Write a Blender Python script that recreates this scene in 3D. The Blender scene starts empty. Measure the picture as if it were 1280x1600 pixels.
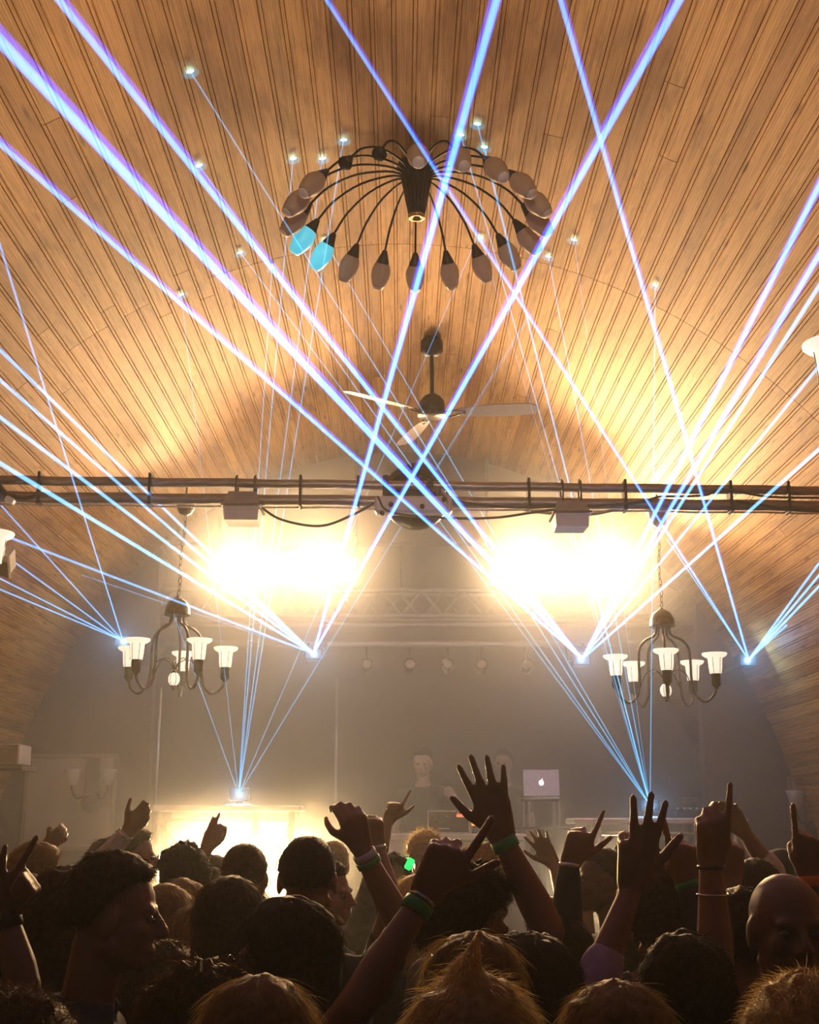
import bpy, math, random
import numpy as np
from mathutils import Vector, Matrix, Quaternion, noise as mnoise
R = math.radians
random.seed(7); rng = np.random.default_rng(7)
SC = bpy.context.scene
COL = SC.collection
# ------------------------------------------------------------------ camera
CAM_H = 1.75; PITCH = math.atan(490/1867.0); YAW = R(-0.4); FPX = 1867.0
cd = bpy.data.cameras.new('camera'); cam = bpy.data.objects.new('camera', cd); COL.objects.link(cam)
cd.sensor_fit = 'VERTICAL'; cd.sensor_height = 36.0; cd.lens = FPX/1600*36; cd.clip_start = .02
cam.location = (0, 0, CAM_H); cam.rotation_euler = (R(90)+PITCH, 0, YAW)
SC.camera = cam
# ------------------------------------------------------------------ world, exposure
w = bpy.data.worlds.new('night'); SC.world = w; w.use_nodes = True
w.node_tree.nodes['Background'].inputs[0].default_value = (.02, .015, .012, 1)
w.node_tree.nodes['Background'].inputs[1].default_value = .3
vs = SC.view_settings
vs.view_transform = 'Standard'; vs.look = 'None'; vs.exposure = 0.0; vs.gamma = 1; vs.use_curve_mapping = False
cy = SC.cycles
cy.max_bounces = 6; cy.diffuse_bounces = 2; cy.glossy_bounces = 2; cy.transmission_bounces = 4
cy.volume_bounces = 1; cy.transparent_max_bounces = 24; cy.sample_clamp_indirect = 3; cy.caustics_reflective = False
cy.caustics_refractive = False; cy.use_adaptive_sampling = True; cy.adaptive_threshold = .08
cy.use_denoising = True; cy.use_light_tree = False
# ------------------------------------------------------------------ lamps
def lamp(name, kind, loc, energy, color, **k):
    l = bpy.data.lights.new(name, kind); l.energy = energy; l.color = color
    for a, b in k.items():
        if a not in ('rot', 'aim'): setattr(l, a, b)
    o = bpy.data.objects.new(name, l); COL.objects.link(o); o.location = loc
    if 'aim' in k: o.rotation_euler = (Vector(k['aim'])-Vector(loc)).to_track_quat('-Z', 'Y').to_euler()
    return o
WARM = (1.0, .61, .27)
# the two blinder bars over the stage, the strobe low on stage left and a low wash on stage right
BLIND = [(-1.0, 10.1, 3.86), (1.36, 10.1, 3.83)]
for i, b in enumerate(BLIND):
    for dx in (-.36, .36):
        lamp('blinder_lamp', 'SPOT', (b[0]+dx, b[1]-.16, b[2]), (430, 620)[i], WARM, spot_size=R(68), spot_blend=.5, shadow_soft_size=.26, aim=((b[0]*.2, b[0]*1.15)[i]+dx, 0, b[2]+.4))
    lamp('blinder_spill', 'AREA', (b[0], b[1]-.135, b[2]), 27, WARM, shape='RECTANGLE', size=1.16, size_y=.14, spread=R(96), aim=(b[0]*.7, 4.5, 1.5))
lamp('stage_lamp', 'AREA', (-1.16, 9.6, 1.50), 240, (1, .64, .27), shape='RECTANGLE', size=.9, size_y=.22, spread=R(84), aim=(-.9, 5, 1.35))
lamp('stage_lamp', 'AREA', (1.5, 9.6, 1.32), 9, (1, .68, .33), shape='RECTANGLE', size=.4, size_y=.15, spread=R(90), aim=(1.4, 3, 1.4))
# added fill lamps, unseen behind the camera, above the crowd
lamp('fill_lamp', 'AREA', (0, -1.5, 4.2), .6, (1, .62, .34), shape='DISK', size=.8, spread=R(170), aim=(0, 2, 5))

lamp('fill_spot', 'SPOT', (.3, -.6, 3.3), 330, (1, .74, .5), spot_size=R(46), spot_blend=.8, shadow_soft_size=.08, aim=(0, 5.45, 4.72))  # added spot that brightens the shades of the many-armed lamp

# ------------------------------------------------------------------ geometry helpers
RGT = Vector((math.cos(YAW), math.sin(YAW), 0)); FWD0 = Vector((-math.sin(YAW), math.cos(YAW), 0))
FW = FWD0*math.cos(PITCH)+Vector((0, 0, 1))*math.sin(PITCH); UP = RGT.cross(FW)
CP = Vector((0, 0, CAM_H))
def ray(px, py): return RGT*((px-640)/FPX)+UP*((800-py)/FPX)+FW
def at(px, py, Y):
    d = ray(px, py); return CP+d*(Y/d.y)
def dep(px, py, t): return CP+ray(px, py)*t
VA, VB, VZ = 3.53, 4.3, .75     # vault: half width, rise and springing of its elliptical section
def vault_hit(p, d, s=1.0):
    a, b = VA*s, VB*s
    A = (d.x/a)**2+(d.z/b)**2; B = 2*(p.x*d.x/a/a+(p.z-VZ)*d.z/b/b); C = (p.x/a)**2+((p.z-VZ)/b)**2-1
    return (-B+math.sqrt(max(B*B-4*A*C, 0)))/(2*A)
def on_vault(px, py, s=.996):
    d = ray(px, py); return CP+d*vault_hit(CP, d, s)

class MB:
    def __init__(s): s.v = []; s.f = []; s.n = 0; s.sm = []
    def add(s, vs_, fs, smooth=True):
        vs_ = np.asarray(vs_, float).reshape(-1, 3); s.v.append(vs_); k = s.n
        for f in fs: s.f.append([i+k for i in f]); s.sm.append(smooth)
        s.n += len(vs_); return s
    def box(s, c, size, rot=None, ch=0.0):
        x, y, z = [q/2 for q in size]
        if ch <= 0:
            P = [(a*x, b*y, c_*z) for c_ in (-1, 1) for b in (-1, 1) for a in (-1, 1)]
            F = [(0,2,3,1),(4,5,7,6),(0,1,5,4),(2,6,7,3),(0,4,6,2),(1,3,7,5)]
        else:
            P = []; F = []; idx = {}
            for a in (-1, 1):
                for b in (-1, 1):
                    for c_ in (-1, 1):
                        for ax in range(3):
                            q = [a*(x-ch), b*(y-ch), c_*(z-ch)]; q[ax] = (a, b, c_)[ax]*(x, y, z)[ax]
                            idx[(a, b, c_, ax)] = len(P); P.append(q)
                        t = [idx[(a, b, c_, k)] for k in range(3)]
                        F.append(t if a*b*c_ > 0 else t[::-1])
            for ax in range(3):
                o1, o2 = (ax+1) % 3, (ax+2) % 3
                for sg in (-1, 1):
                    def key(u, v, A):
                        q = [0, 0, 0]; q[ax] = sg; q[o1] = u; q[o2] = v; return idx[(q[0], q[1], q[2], A)]
                    f = [key(-1,-1,ax), key(1,-1,ax), key(1,1,ax), key(-1,1,ax)]
                    F.append(f if sg > 0 else f[::-1])
                for u in (-1, 1):
                    for v in (-1, 1):
                        def k2(t, A):
                            q = [0, 0, 0]; q[ax] = t; q[o1] = u; q[o2] = v; return idx[(q[0], q[1], q[2], A)]
                        f = [k2(-1, o1), k2(1, o1), k2(1, o2), k2(-1, o2)]
                        F.append(f if u*v > 0 else f[::-1])
        P = np.array(P, float)
        if rot is not None: P = P @ np.array(rot.to_3x3() if hasattr(rot, 'to_3x3') else rot).T
        return s.add(P+np.array(c), F, False)
    def tube(s, pts, r, n=8, cap=True):
        pts = [Vector(p) for p in pts]; m = len(pts)
        rs = r if hasattr(r, '__len__') else [r]*m
        T = [(pts[min(i+1, m-1)]-pts[max(i-1, 0)]).normalized() for i in range(m)]
        N = T[0].orthogonal().normalized(); V = []; F = []
        for i in range(m):
            N = (N-T[i]*N.dot(T[i])); N = N.normalized() if N.length > 1e-6 else T[i].orthogonal().normalized()
            B = T[i].cross(N)
            for k in range(n):
                a = 2*math.pi*k/n; V.append(pts[i]+(N*math.cos(a)+B*math.sin(a))*rs[i])
        for i in range(m-1):
            for k in range(n):
                k2 = (k+1) % n; F.append((i*n+k, i*n+k2, (i+1)*n+k2, (i+1)*n+k))
        if cap: F.append(tuple(range(n))[::-1]); F.append(tuple((m-1)*n+k for k in range(n)))
        return s.add([tuple(v) for v in V], F)
    def lathe(s, prof, n=24, M=None, cap=True):
        V = []; F = []; m = len(prof)
        for (r, z) in prof:
            for k in range(n):
                a = 2*math.pi*k/n; V.append((r*math.cos(a), r*math.sin(a), z))
        for i in range(m-1):
            for k in range(n):
                k2 = (k+1) % n; F.append((i*n+k, i*n+k2, (i+1)*n+k2, (i+1)*n+k))
        if cap:
            if prof[0][0] > 1e-5: F.append(tuple(range(n))[::-1])
            if prof[-1][0] > 1e-5: F.append(tuple((m-1)*n+k for k in range(n)))
        V = np.array(V)
        if M is not None:
            A = np.array(M); V = V @ A[:3, :3].T+A[:3, 3]
        return s.add(V, F)
    def ell(s, c, r, rot=None, n=12, m=8):
        V = []; F = []
        for i in range(m+1):
            t = math.pi*i/m
            for k in range(n):
                a = 2*math.pi*k/n; V.append((r[0]*math.sin(t)*math.cos(a), r[1]*math.sin(t)*math.sin(a), r[2]*math.cos(t)))
        for i in range(m):
            for k in range(n):
                k2 = (k+1) % n; F.append((i*n+k, (i+1)*n+k, (i+1)*n+k2, i*n+k2))
        V = np.array(V)
        if rot is not None: V = V @ np.array(rot.to_3x3() if hasattr(rot, 'to_3x3') else rot).T
        return s.add(V+np.array(c), F)
    def xf(s, M):
        A = np.array(M); s.v = [v @ A[:3, :3].T+A[:3, 3] for v in s.v]; return s
    def mesh(s, name, mat=None):
        me = bpy.data.meshes.new(name)
        V = np.concatenate(s.v) if s.v else np.zeros((0, 3))
        me.from_pydata(V.tolist(), [], s.f); me.polygons.foreach_set('use_smooth', s.sm)
        if mat: me.materials.append(mat)
        return me
    def build(s, name, mat, parent=None, shade=None):
        """one mesh object; vertices are given in world space, the object sits in its parent's frame"""
        me = s.mesh(name, mat)
        o = bpy.data.objects.new(name, me); COL.objects.link(o)
        if parent is not None: o.parent = parent; o.matrix_parent_inverse = MW[parent.name].inverted()
        MW[o.name] = Matrix.Identity(4)
        return o
MW = {}
def tag(o, label=None, cat=None, group=None, kind=None):
    for k, v in (('label', label), ('category', cat), ('group', group), ('kind', kind)):
        if v: o[k] = v
    return o
def thing(name, label, cat, loc=(0, 0, 0), group=None):
    o = bpy.data.objects.new(name, None); COL.objects.link(o); o.location = loc; o.empty_display_size = .1
    MW[o.name] = Matrix.Translation(Vector(loc))
    return tag(o, label, cat, group)

# ------------------------------------------------------------------ materials
def mat(name, color=(.5, .5, .5), rough=.6, metal=0, emit=None, es=0, **k):
    m = bpy.data.materials.new(name); m.use_nodes = True; b = m.node_tree.nodes['Principled BSDF']
    b.inputs['Base Color'].default_value = (*color, 1); b.inputs['Roughness'].default_value = rough; b.inputs['Metallic'].default_value = metal
    if emit: b.inputs['Emission Color'].default_value = (*emit, 1); b.inputs['Emission Strength'].default_value = es
    for a, v in k.items(): b.inputs[a.replace('_', ' ')].default_value = v
    return m
def nn(m, t, **k):
    n = m.node_tree.nodes.new(t)
    for a, v in k.items(): setattr(n, a, v)
    return n
def lk(m, a, b): m.node_tree.links.new(a, b)
def mottled(name, c1, c2, scale=6, rough=.6, bump=0.0, metal=0, stretch=(1, 1, 1), **k):
    m = mat(name, c1, rough, metal, **k); b = m.node_tree.nodes['Principled BSDF']
    tc = nn(m, 'ShaderNodeTexCoord'); mp = nn(m, 'ShaderNodeMapping'); mp.inputs['Scale'].default_value = stretch
    no = nn(m, 'ShaderNodeTexNoise'); no.inputs['Scale'].default_value = scale; no.inputs['Detail'].default_value = 5
    rp = nn(m, 'ShaderNodeValToRGB'); rp.color_ramp.elements[0].position = .35; rp.color_ramp.elements[1].position = .68
    rp.color_ramp.elements[0].color = (*c1, 1); rp.color_ramp.elements[1].color = (*c2, 1)
    lk(m, tc.outputs['Object'], mp.inputs[0]); lk(m, mp.outputs[0], no.inputs[0]); lk(m, no.outputs[0], rp.inputs[0]); lk(m, rp.outputs[0], b.inputs['Base Color'])
    if bump:
        bp = nn(m, 'ShaderNodeBump'); bp.inputs['Strength'].default_value = bump; bp.inputs['Distance'].default_value = .01
        lk(m, no.outputs[0], bp.inputs['Height']); lk(m, bp.outputs[0], b.inputs['Normal'])
    return m
def wood_mat():
    m = mat('plank_wood', (.5, .3, .15), .55); b = m.node_tree.nodes['Principled BSDF']
    tc = nn(m, 'ShaderNodeTexCoord'); oi = nn(m, 'ShaderNodeObjectInfo')
    sc = nn(m, 'ShaderNodeVectorMath', operation='SCALE'); sc.inputs['Scale'].default_value = 37
    cv = nn(m, 'ShaderNodeCombineXYZ'); lk(m, oi.outputs['Random'], cv.inputs[0]); lk(m, oi.outputs['Random'], cv.inputs[1])
    lk(m, cv.outputs[0], sc.inputs[0])
    ad = nn(m, 'ShaderNodeVectorMath', operation='ADD'); lk(m, tc.outputs['Object'], ad.inputs[0]); lk(m, sc.outputs[0], ad.inputs[1])
    def mapped(s):
        q = nn(m, 'ShaderNodeMapping'); q.inputs['Scale'].default_value = s; lk(m, ad.outputs[0], q.inputs[0]); return q.outputs[0]
    def ramp(src, stops):
        r = nn(m, 'ShaderNodeValToRGB'); cr = r.color_ramp
        while len(cr.elements) < len(stops): cr.elements.new(.5)
        for e, (p, c) in zip(cr.elements, stops): e.position = p; e.color = (*c, 1)
        lk(m, src, r.inputs[0]); return r.outputs[0]
    def mix(a, c, f, mode='MULTIPLY'):
        x = nn(m, 'ShaderNodeMix', data_type='RGBA', blend_type=mode)
        lk(m, a, x.inputs[6]); lk(m, c, x.inputs[7])
        if isinstance(f, float): x.inputs[0].default_value = f
        else: lk(m, f, x.inputs[0])
        return x.outputs[2]
    base = ramp(oi.outputs['Random'], [(0, (.58, .29, .085)), (.25, (.74, .41, .13)), (.5, (.46, .215, .06)), (.75, (.70, .375, .115)), (1, (.58, .32, .10))])
    fine = nn(m, 'ShaderNodeTexNoise'); fine.inputs['Scale'].default_value = 3; fine.inputs['Detail'].default_value = 7; fine.inputs['Roughness'].default_value = .65; lk(m, mapped((30, .9, 30)), fine.inputs[0])
    c = mix(base, ramp(fine.outputs[0], [(.32, (.55, .46, .38)), (.5, (.95, .93, .9)), (.66, (1.15, 1.15, 1.12))]), .85)
    wv = nn(m, 'ShaderNodeTexWave', wave_type='RINGS', rings_direction='Y'); wv.inputs['Scale'].default_value = 3.2; wv.inputs['Distortion'].default_value = 4; wv.inputs['Detail'].default_value = 2; wv.inputs['Detail Scale'].default_value = .8
    lk(m, mapped((9, .7, 9)), wv.inputs[0])
    c = mix(c, ramp(wv.outputs[0], [(.1, (.72, .62, .52)), (.5, (1.05, 1.05, 1.05))]), .55)
    pt = nn(m, 'ShaderNodeTexNoise'); pt.inputs['Scale'].default_value = 2.2; pt.inputs['Detail'].default_value = 6; pt.inputs['Roughness'].default_value = .7; lk(m, mapped((5, .9, 5)), pt.inputs[0])
    c = mix(c, ramp(pt.outputs[0], [(.33, (.5, .4, .32)), (.5, (1, 1, 1))]), .7)
    vo = nn(m, 'ShaderNodeTexVoronoi'); vo.inputs['Scale'].default_value = 1.0; lk(m, mapped((12, 1.8, 12)), vo.inputs[0])
    c = mix(c, ramp(vo.outputs['Distance'], [(.05, (.22, .12, .06)), (.13, (1, 1, 1))]), .8)
    lk(m, c, b.inputs['Base Color'])
    bp = nn(m, 'ShaderNodeBump'); bp.inputs['Strength'].default_value = .25; bp.inputs['Distance'].default_value = .003
    lk(m, fine.outputs[0], bp.inputs['Height']); lk(m, bp.outputs[0], b.inputs['Normal'])
    b.inputs['Specular IOR Level'].default_value = .3
    return m
def volume_mat(name, density, color=(1, 1, 1), g=0.0):
    m = bpy.data.materials.new(name); m.use_nodes = True; nt = m.node_tree; nt.nodes.clear()
    o = nn(m, 'ShaderNodeOutputMaterial'); v = nn(m, 'ShaderNodeVolumeScatter')
    v.inputs['Color'].default_value = (*color, 1); v.inputs['Density'].default_value = density; v.inputs['Anisotropy'].default_value = g
    lk(m, v.outputs[0], o.inputs['Volume']); return m
def glow_mat(name, color, s):  # emissive volume in place of laser light scattered by haze
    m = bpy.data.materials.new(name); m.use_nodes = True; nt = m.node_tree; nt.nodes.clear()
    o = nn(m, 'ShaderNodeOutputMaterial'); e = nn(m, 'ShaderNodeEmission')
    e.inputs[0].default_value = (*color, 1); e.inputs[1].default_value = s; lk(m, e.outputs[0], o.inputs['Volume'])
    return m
M = dict(
 wood=wood_mat(),
 plaster=mottled('stained_plaster', (.20, .15, .11), (.28, .21, .15), 3, .85, .2),
 backwall=mottled('dark_plaster', (.10, .078, .06), (.15, .115, .085), 2, .9, .2),
 sidewall=mottled('tan_wallpaper', (.36, .26, .17), (.42, .31, .2), 2, .8, .1),
 floor=mottled('dance_floor', (.05, .035, .025), (.09, .06, .04), 4, .5, .1),
 pale=mottled('pale_panel', (.55, .45, .34), (.62, .52, .4), 3, .7, .05),
 darktrim=mottled('dark_trim', (.12, .09, .07), (.18, .13, .1), 8, .5, .1),
 black=mottled('black_metal', (.012, .012, .013), (.03, .028, .026), 20, .45, .1, .6),
 iron=mottled('wrought_iron', (.07, .055, .045), (.12, .1, .08), 30, .38, .3, .8),
 pipe=mottled('painted_pipe', (.24, .20, .17), (.36, .3, .25), 14, .33, .3, .6, (1, 6, 6)),
 alu=mottled('brushed_aluminium', (.55, .54, .52), (.68, .66, .63), 30, .35, .1, .9, (1, 12, 1)),
 grey=mottled('grey_casing', (.22, .2, .18), (.3, .27, .24), 10, .5, .1),
 lens=mottled('frosted_lens', (.5, .46, .4), (.58, .53, .47), 12, .4, .05),
 cable=mottled('black_cable', (.02, .018, .016), (.04, .035, .03), 30, .5),
 tan=mottled('tan_cable', (.45, .35, .25), (.5, .4, .3), 30, .6),
 shade=mottled('smoked_glass_shade', (.55, .46, .38), (.64, .54, .45), 6, .35, .05, Transmission_Weight=0.0),
 shade_rim=mottled('pale_glass_rim', (.7, .62, .52), (.8, .7, .6), 10, .4, .02),
 whitefix=mottled('white_casing', (.75, .7, .65), (.85, .8, .75), 8, .35, .05),
 teal=mottled('teal_lens', (.0, .25, .32), (.02, .4, .5), 8, .3, .05, emit=(.0, .35, .45), es=.35),
 cyan=mottled('painted_laser_glow', (.25, .55, .62), (.35, .65, .7), 6, .35, .05, emit=(.02, .62, .82), es=.75),  # cyan and emission stand in for laser light caught by the shade
 bulb=mottled('lit_frosted_glass', (.9, .85, .75), (.95, .9, .8), 20, .35, .05, emit=(1, .84, .62), es=.95),
 blade=mottled('pale_fan_blade', (.42, .36, .29), (.5, .43, .35), 5, .5, .1, 0, (3, 14, 3)),
 lampglow=mat('lamp_glow', (1, .9, .75), .4, emit=(1, .8, .55), es=30),
)
def add_translucent(m, f, col):
    nt = m.node_tree; b = nt.nodes['Principled BSDF']; out = nt.nodes['Material Output']
    t = nn(m, 'ShaderNodeBsdfTranslucent'); t.inputs[0].default_value = (*col, 1); x = nn(m, 'ShaderNodeMixShader'); x.inputs[0].default_value = f
    lk(m, b.outputs[0], x.inputs[1]); lk(m, t.outputs[0], x.inputs[2]); lk(m, x.outputs[0], out.inputs['Surface'])
add_translucent(M['shade'], .6, (.85, .78, .72))
def structure(o): o['kind'] = 'structure'; return o
# ------------------------------------------------------------------ the room
Y0, YW, YB = -4.0, 10.4, 13.2        # behind the camera, end wall plane, back of the stage
FLOOR = MB().box((0, 4.6, -.05), (9.4, 17.4, .1)).build('floor', M['floor']); structure(FLOOR)
def ell_pt(th, s=1.0): return (VA*s*math.cos(th), VZ+VB*s*math.sin(th))
TH0 = math.asin((1.35-VZ)/VB)
ths = np.linspace(TH0, math.pi-TH0, 61)
c = MB(); V = []; F = []
for j, y in enumerate((Y0, YB)):
    for s in (1.008, 1.05):
        for t in ths: x, z = ell_pt(t, s); V.append((x, y, z))
n = len(ths)
for i in range(n-1):
    F += [(i, i+1, 2*n+i+1, 2*n+i), (n+i, 3*n+i, 3*n+i+1, n+i+1), (i, n+i, n+i+1, i+1), (2*n+i, 2*n+i+1, 3*n+i+1, 3*n+i)]
F += [(0, 2*n, 3*n, n), (n-1, 2*n-1, 4*n-1, 3*n-1)]
c.add(V, F); CEIL = c.build('ceiling', M['darktrim']); structure(CEIL)  # dark shell left bare above and behind the camera to cut bounce
# planks: pitch along the arc
dens = np.linspace(TH0, math.pi-TH0, 4001); pts = np.array([ell_pt(t) for t in dens])
L = np.concatenate([[0], np.cumsum(np.linalg.norm(np.diff(pts, axis=0), axis=1))])
PITCHW = .0915; NP = int(L[-1]/PITCHW)
def arc(s):
    t = np.interp(s, L, dens); x, z = ell_pt(t); nx, nz = math.cos(t)/VA, math.sin(t)/VB; k = math.hypot(nx, nz)
    return t, x, z, nx/k, nz/k
def plank_mb(i, y0, y1, mb=None, world=True):
    s = (i+.5)*L[-1]/NP; w = L[-1]/NP; t, x, z, nx, nz = arc(s)
    T = Vector((-nz, 0, nx)); Nn = Vector((-nx, 0, -nz))   # along the arc; inwards
    g = .0028; h = .006
    # section across: chamfered tongue edges and one bead groove near an edge
    sec = [(-w/2+.0006, -.004), (-w/2+.0006, h-.004), (-w/2+g, h), (w/2-.021, h), (w/2-.0185, h-.0045), (w/2-.016, h), (w/2-g, h), (w/2-.0006, h-.004), (w/2-.0006, -.004)]
    g2 = .0022; V = []; lift = .0
    for y in (y0+g2, y1-g2):
        for (u, v) in sec:
            p = T*u+Nn*(v+lift); V.append((p.x, y-(y0+y1)/2, p.z))
    m = len(sec); F = [(k+1, k, m+k, m+k+1) for k in range(m-1)]+[tuple(range(m)), tuple(2*m-1-k for k in range(m))]
    return V, F, Vector((x, (y0+y1)/2, z))
rp = random.Random(3); segs = []
for i in range(NP):
    s = (i+.5)*L[-1]/NP; t, x, z, nx, nz = arc(s)
    a0, a1 = 2.6, YW
    if x > -1.15: j = 6.37
    elif x > -2.2: j = 6.37+rp.choice((-.35, -.18, 0, .1, .22, .4))
    else: j = 5.7+rp.random()*1.8
    cuts = [a0, j, a1]
    if rp.random() < .30: cuts.append(rp.choice((7.1, 7.7, 8.4, 4.2, 4.9, 3.6))+rp.random()*.3)
    cuts.sort()
    for a, b in zip(cuts, cuts[1:]): segs.append((i, a, b))
rest = MB()
nseg = 0
for (i, a, b) in segs:
    V, F, o_ = plank_mb(i, a, b)
    if nseg < 298:
        mb = MB().add(V, F, False); me = mb.mesh('plank', M['wood'])
        o = bpy.data.objects.new('plank', me); COL.objects.link(o); o.location = o_; o.parent = CEIL
        nseg += 1
    else: rest.add(np.array(V)+np.array(o_), F, False)
for i in range(NP):
    V, F, o_ = plank_mb(i, 1.3, 2.6); rest.add(np.array(V)+np.array(o_), F, False)
    V, F, o_ = plank_mb(i, YW, YB); rest.add(np.array(V)+np.array(o_), F, False)
tag(rest.build('planking', M['wood'], CEIL), kind='stuff')
print('planks', NP, len(segs))
xs = VA*math.cos(TH0)*1.02
for sgn, nm in ((-1, 'wall_left'), (1, 'wall_right')):
    o = MB().box((sgn*(xs+.06), (Y0+YB)/2, .7), (.12, YB-Y0, 1.5)).build(nm, M['plaster']); structure(o)
    b_ = MB().box((sgn*(xs-.01), (Y0+YW)/2, .06), (.02, YW-Y0-.1, .12)).build('baseboard_'+nm[5:], M['darktrim']); structure(b_)
structure(MB().box((0, Y0-.06, 2.55), (7.6, .12, 5.3)).build('wall_rear', M['backwall']))  # dark tone chosen so little light returns to the crowd
structure(MB().box((0, YB+.06, 2.55), (7.6, .12, 5.3)).build('wall_front', M['backwall']))
# end wall with the stage opening
OX0, OX1, OZ = -2.15, 2.6, 4.2
def end_wall():
    V = []; F = []; y = YW
    top = [ell_pt(t, 1.01) for t in ths if True]
    # strips: left pier, right pier and the header over the opening, each a thick panel
    def slab(poly):
        k = len(V); m = len(poly)
        for (x, z) in poly: V.append((x, y, z))
        for (x, z) in poly: V.append((x, y+.15, z))
        F.append(tuple(k+i for i in range(m))); F.append(tuple(k+m+i for i in range(m))[::-1])
        for i in range(m): F.append((k+i, k+m+i, k+m+(i+1) % m, k+(i+1) % m))
    def zt(x): return VZ+VB*1.01*math.sqrt(max(0, 1-(x/VA/1.01)**2))
    R_ = [(x, zt(x)) for x in np.linspace(OX1, 3.5, 12)]
    slab([(OX1, 0)]+R_+[(3.5, 0)])
    L_ = [(x, zt(x)) for x in np.linspace(-3.5, OX0, 12)]
    slab([(OX0, 0), (-3.5, 0)]+L_)
    H = [(x, zt(x)) for x in np.linspace(OX0, OX1, 30)]
    slab([(OX1, OZ), (OX0, OZ)]+H)
    return MB().add(V, F, False)
structure(end_wall().build('wall_end', M['backwall']))
STAGE_Z = .85
stage = MB().box(((OX0+OX1)/2, (9.0+YB)/2, STAGE_Z-.05), (OX1-OX0-.02, YB-9.0, .1), ch=.01)
stage.box(((OX0+OX1)/2, 9.05, (STAGE_Z-.1)/2), (OX1-OX0-.06, .06, STAGE_Z-.1))
structure(stage.build('floor_stage', M['floor']))
# ------------------------------------------------------------------ haze
def haze(name, x0, x1, y0, y1, z0, z1, m):
    o = MB().box(((x0+x1)/2, (y0+y1)/2, (z0+z1)/2), (x1-x0, y1-y0, z1-z0)).build(name, m)
    tag(o, kind='stuff'); return o
HAZE_C = (.96, .95, .93)
haze('haze', -3.9, 3.9, Y0-.3, YB+.3, -.2, 5.4, volume_mat('thin_haze', .0045, HAZE_C, .55))['label'] = 'thin smoke hanging in the whole hall above the crowd'
haze('haze', -3.85, 3.85, 8.75, YB+.2, -.1, 5.3, volume_mat('stage_haze', .25, HAZE_C, .35))['label'] = 'thick warm smoke filling the stage end of the hall'
# ------------------------------------------------------------------ fixtures under the ceiling
def curve_pts(ctrl, n=24):
    """Catmull-Rom through control points"""
    P = [Vector(p) for p in ctrl]; P = [P[0]*2-P[1]]+P+[P[-1]*2-P[-2]]; out = []
    segs_ = len(P)-3
    for k in range(n+1):
        u = k/n*segs_; i = min(int(u), segs_-1); t = u-i; a, b, c_, d = P[i:i+4]
        out.append(.5*((2*b)+(c_-a)*t+(2*a-5*b+4*c_-d)*t*t+(3*b-a-3*c_+d)*t**3))
    return out
def frame_from(z, origin):
    q = Vector(z).to_track_quat('Z', 'Y').to_matrix().to_4x4(); return Matrix.Translation(Vector(origin)) @ q

# --- many-armed ceiling lamp
def spider():
    Y = 5.47; X = at(651, 290, Y).x; ZC = VZ+VB*.995
    t = thing('ceiling_lamp', 'black many-armed ceiling lamp with tulip shades spread like spider legs', 'ceiling lamp', (X, Y, ZC))
    c0 = Vector((X, Y, 0))
    MB().lathe([(.0, ZC+.0), (.095, ZC), (.1, ZC-.02), (.08, ZC-.045), (.0, ZC-.045)], 28, Matrix.Translation(c0)).build('canopy', M['black'], t)
    h = MB().lathe([(.0, ZC-.03), (.075, ZC-.03), (.078, ZC-.06), (.036, ZC-.29), (0, ZC-.29)], 32, Matrix.Translation(c0))
    hub = h.build('hub', M['black'], t)
    rb = MB()
    for k in range(18):
        a = 2*math.pi*k/18; d = Vector((math.cos(a), math.sin(a), 0))
        rb.tube([c0+d*.079+Vector((0, 0, ZC-.06)), c0+d*.038+Vector((0, 0, ZC-.288))], .0045, 6)
    rb.build('rib', M['iron'], hub)
    MB().lathe([(.022, ZC-.285), (.04, ZC-.285), (.044, ZC-.296), (.04, ZC-.306), (.022, ZC-.306), (.016, ZC-.295)], 28, Matrix.Translation(c0)).build('brass_ring', MBRASS, hub)
    for k in range(20):
        a = R(90)+2*math.pi*k/20; d = Vector((math.cos(a), math.sin(a), 0))   # k=0 points away from the camera, then leftwards
        zz = lambda r, z: c0+d*r+Vector((0, 0, ZC+z))
        cup_at = zz(.545, -.235); ax = (d*.62-Vector((0, 0, 1))*.78).normalized()
        arm = MB().tube(curve_pts([zz(.03, -.10), zz(.12, -.045), zz(.30, -.06), zz(.45, -.135), cup_at-ax*.01], 16), .0062, 7).build('arm', M['black'], t)
        Mx = frame_from(ax, cup_at)
        MB().lathe([(0, -.015), (.012, -.012), (.02, .01), (.034, .05), (.036, .056), (0, .056)], 16, Mx).build('socket', M['black'], arm)
        if k in (8, 9): continue
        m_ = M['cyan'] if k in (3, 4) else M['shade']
        s = MB().lathe([(.033, .05), (.045, .075), (.053, .105), (.05, .14), (.04, .175), (.029, .2), (.027, .2), (.037, .174), (.047, .14), (.05, .105), (.042, .075), (.03, .052)], 18, Mx, cap=False)
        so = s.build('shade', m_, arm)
        if k in (3, 4): so['label'] = 'shade with cyan laser glow put into its glass'
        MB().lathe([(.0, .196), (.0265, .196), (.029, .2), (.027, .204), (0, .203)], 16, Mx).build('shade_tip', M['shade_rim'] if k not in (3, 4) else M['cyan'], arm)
MBRASS = mottled('aged_brass', (.45, .28, .09), (.6, .4, .14), 20, .35, .05, .8)
spider()

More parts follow.
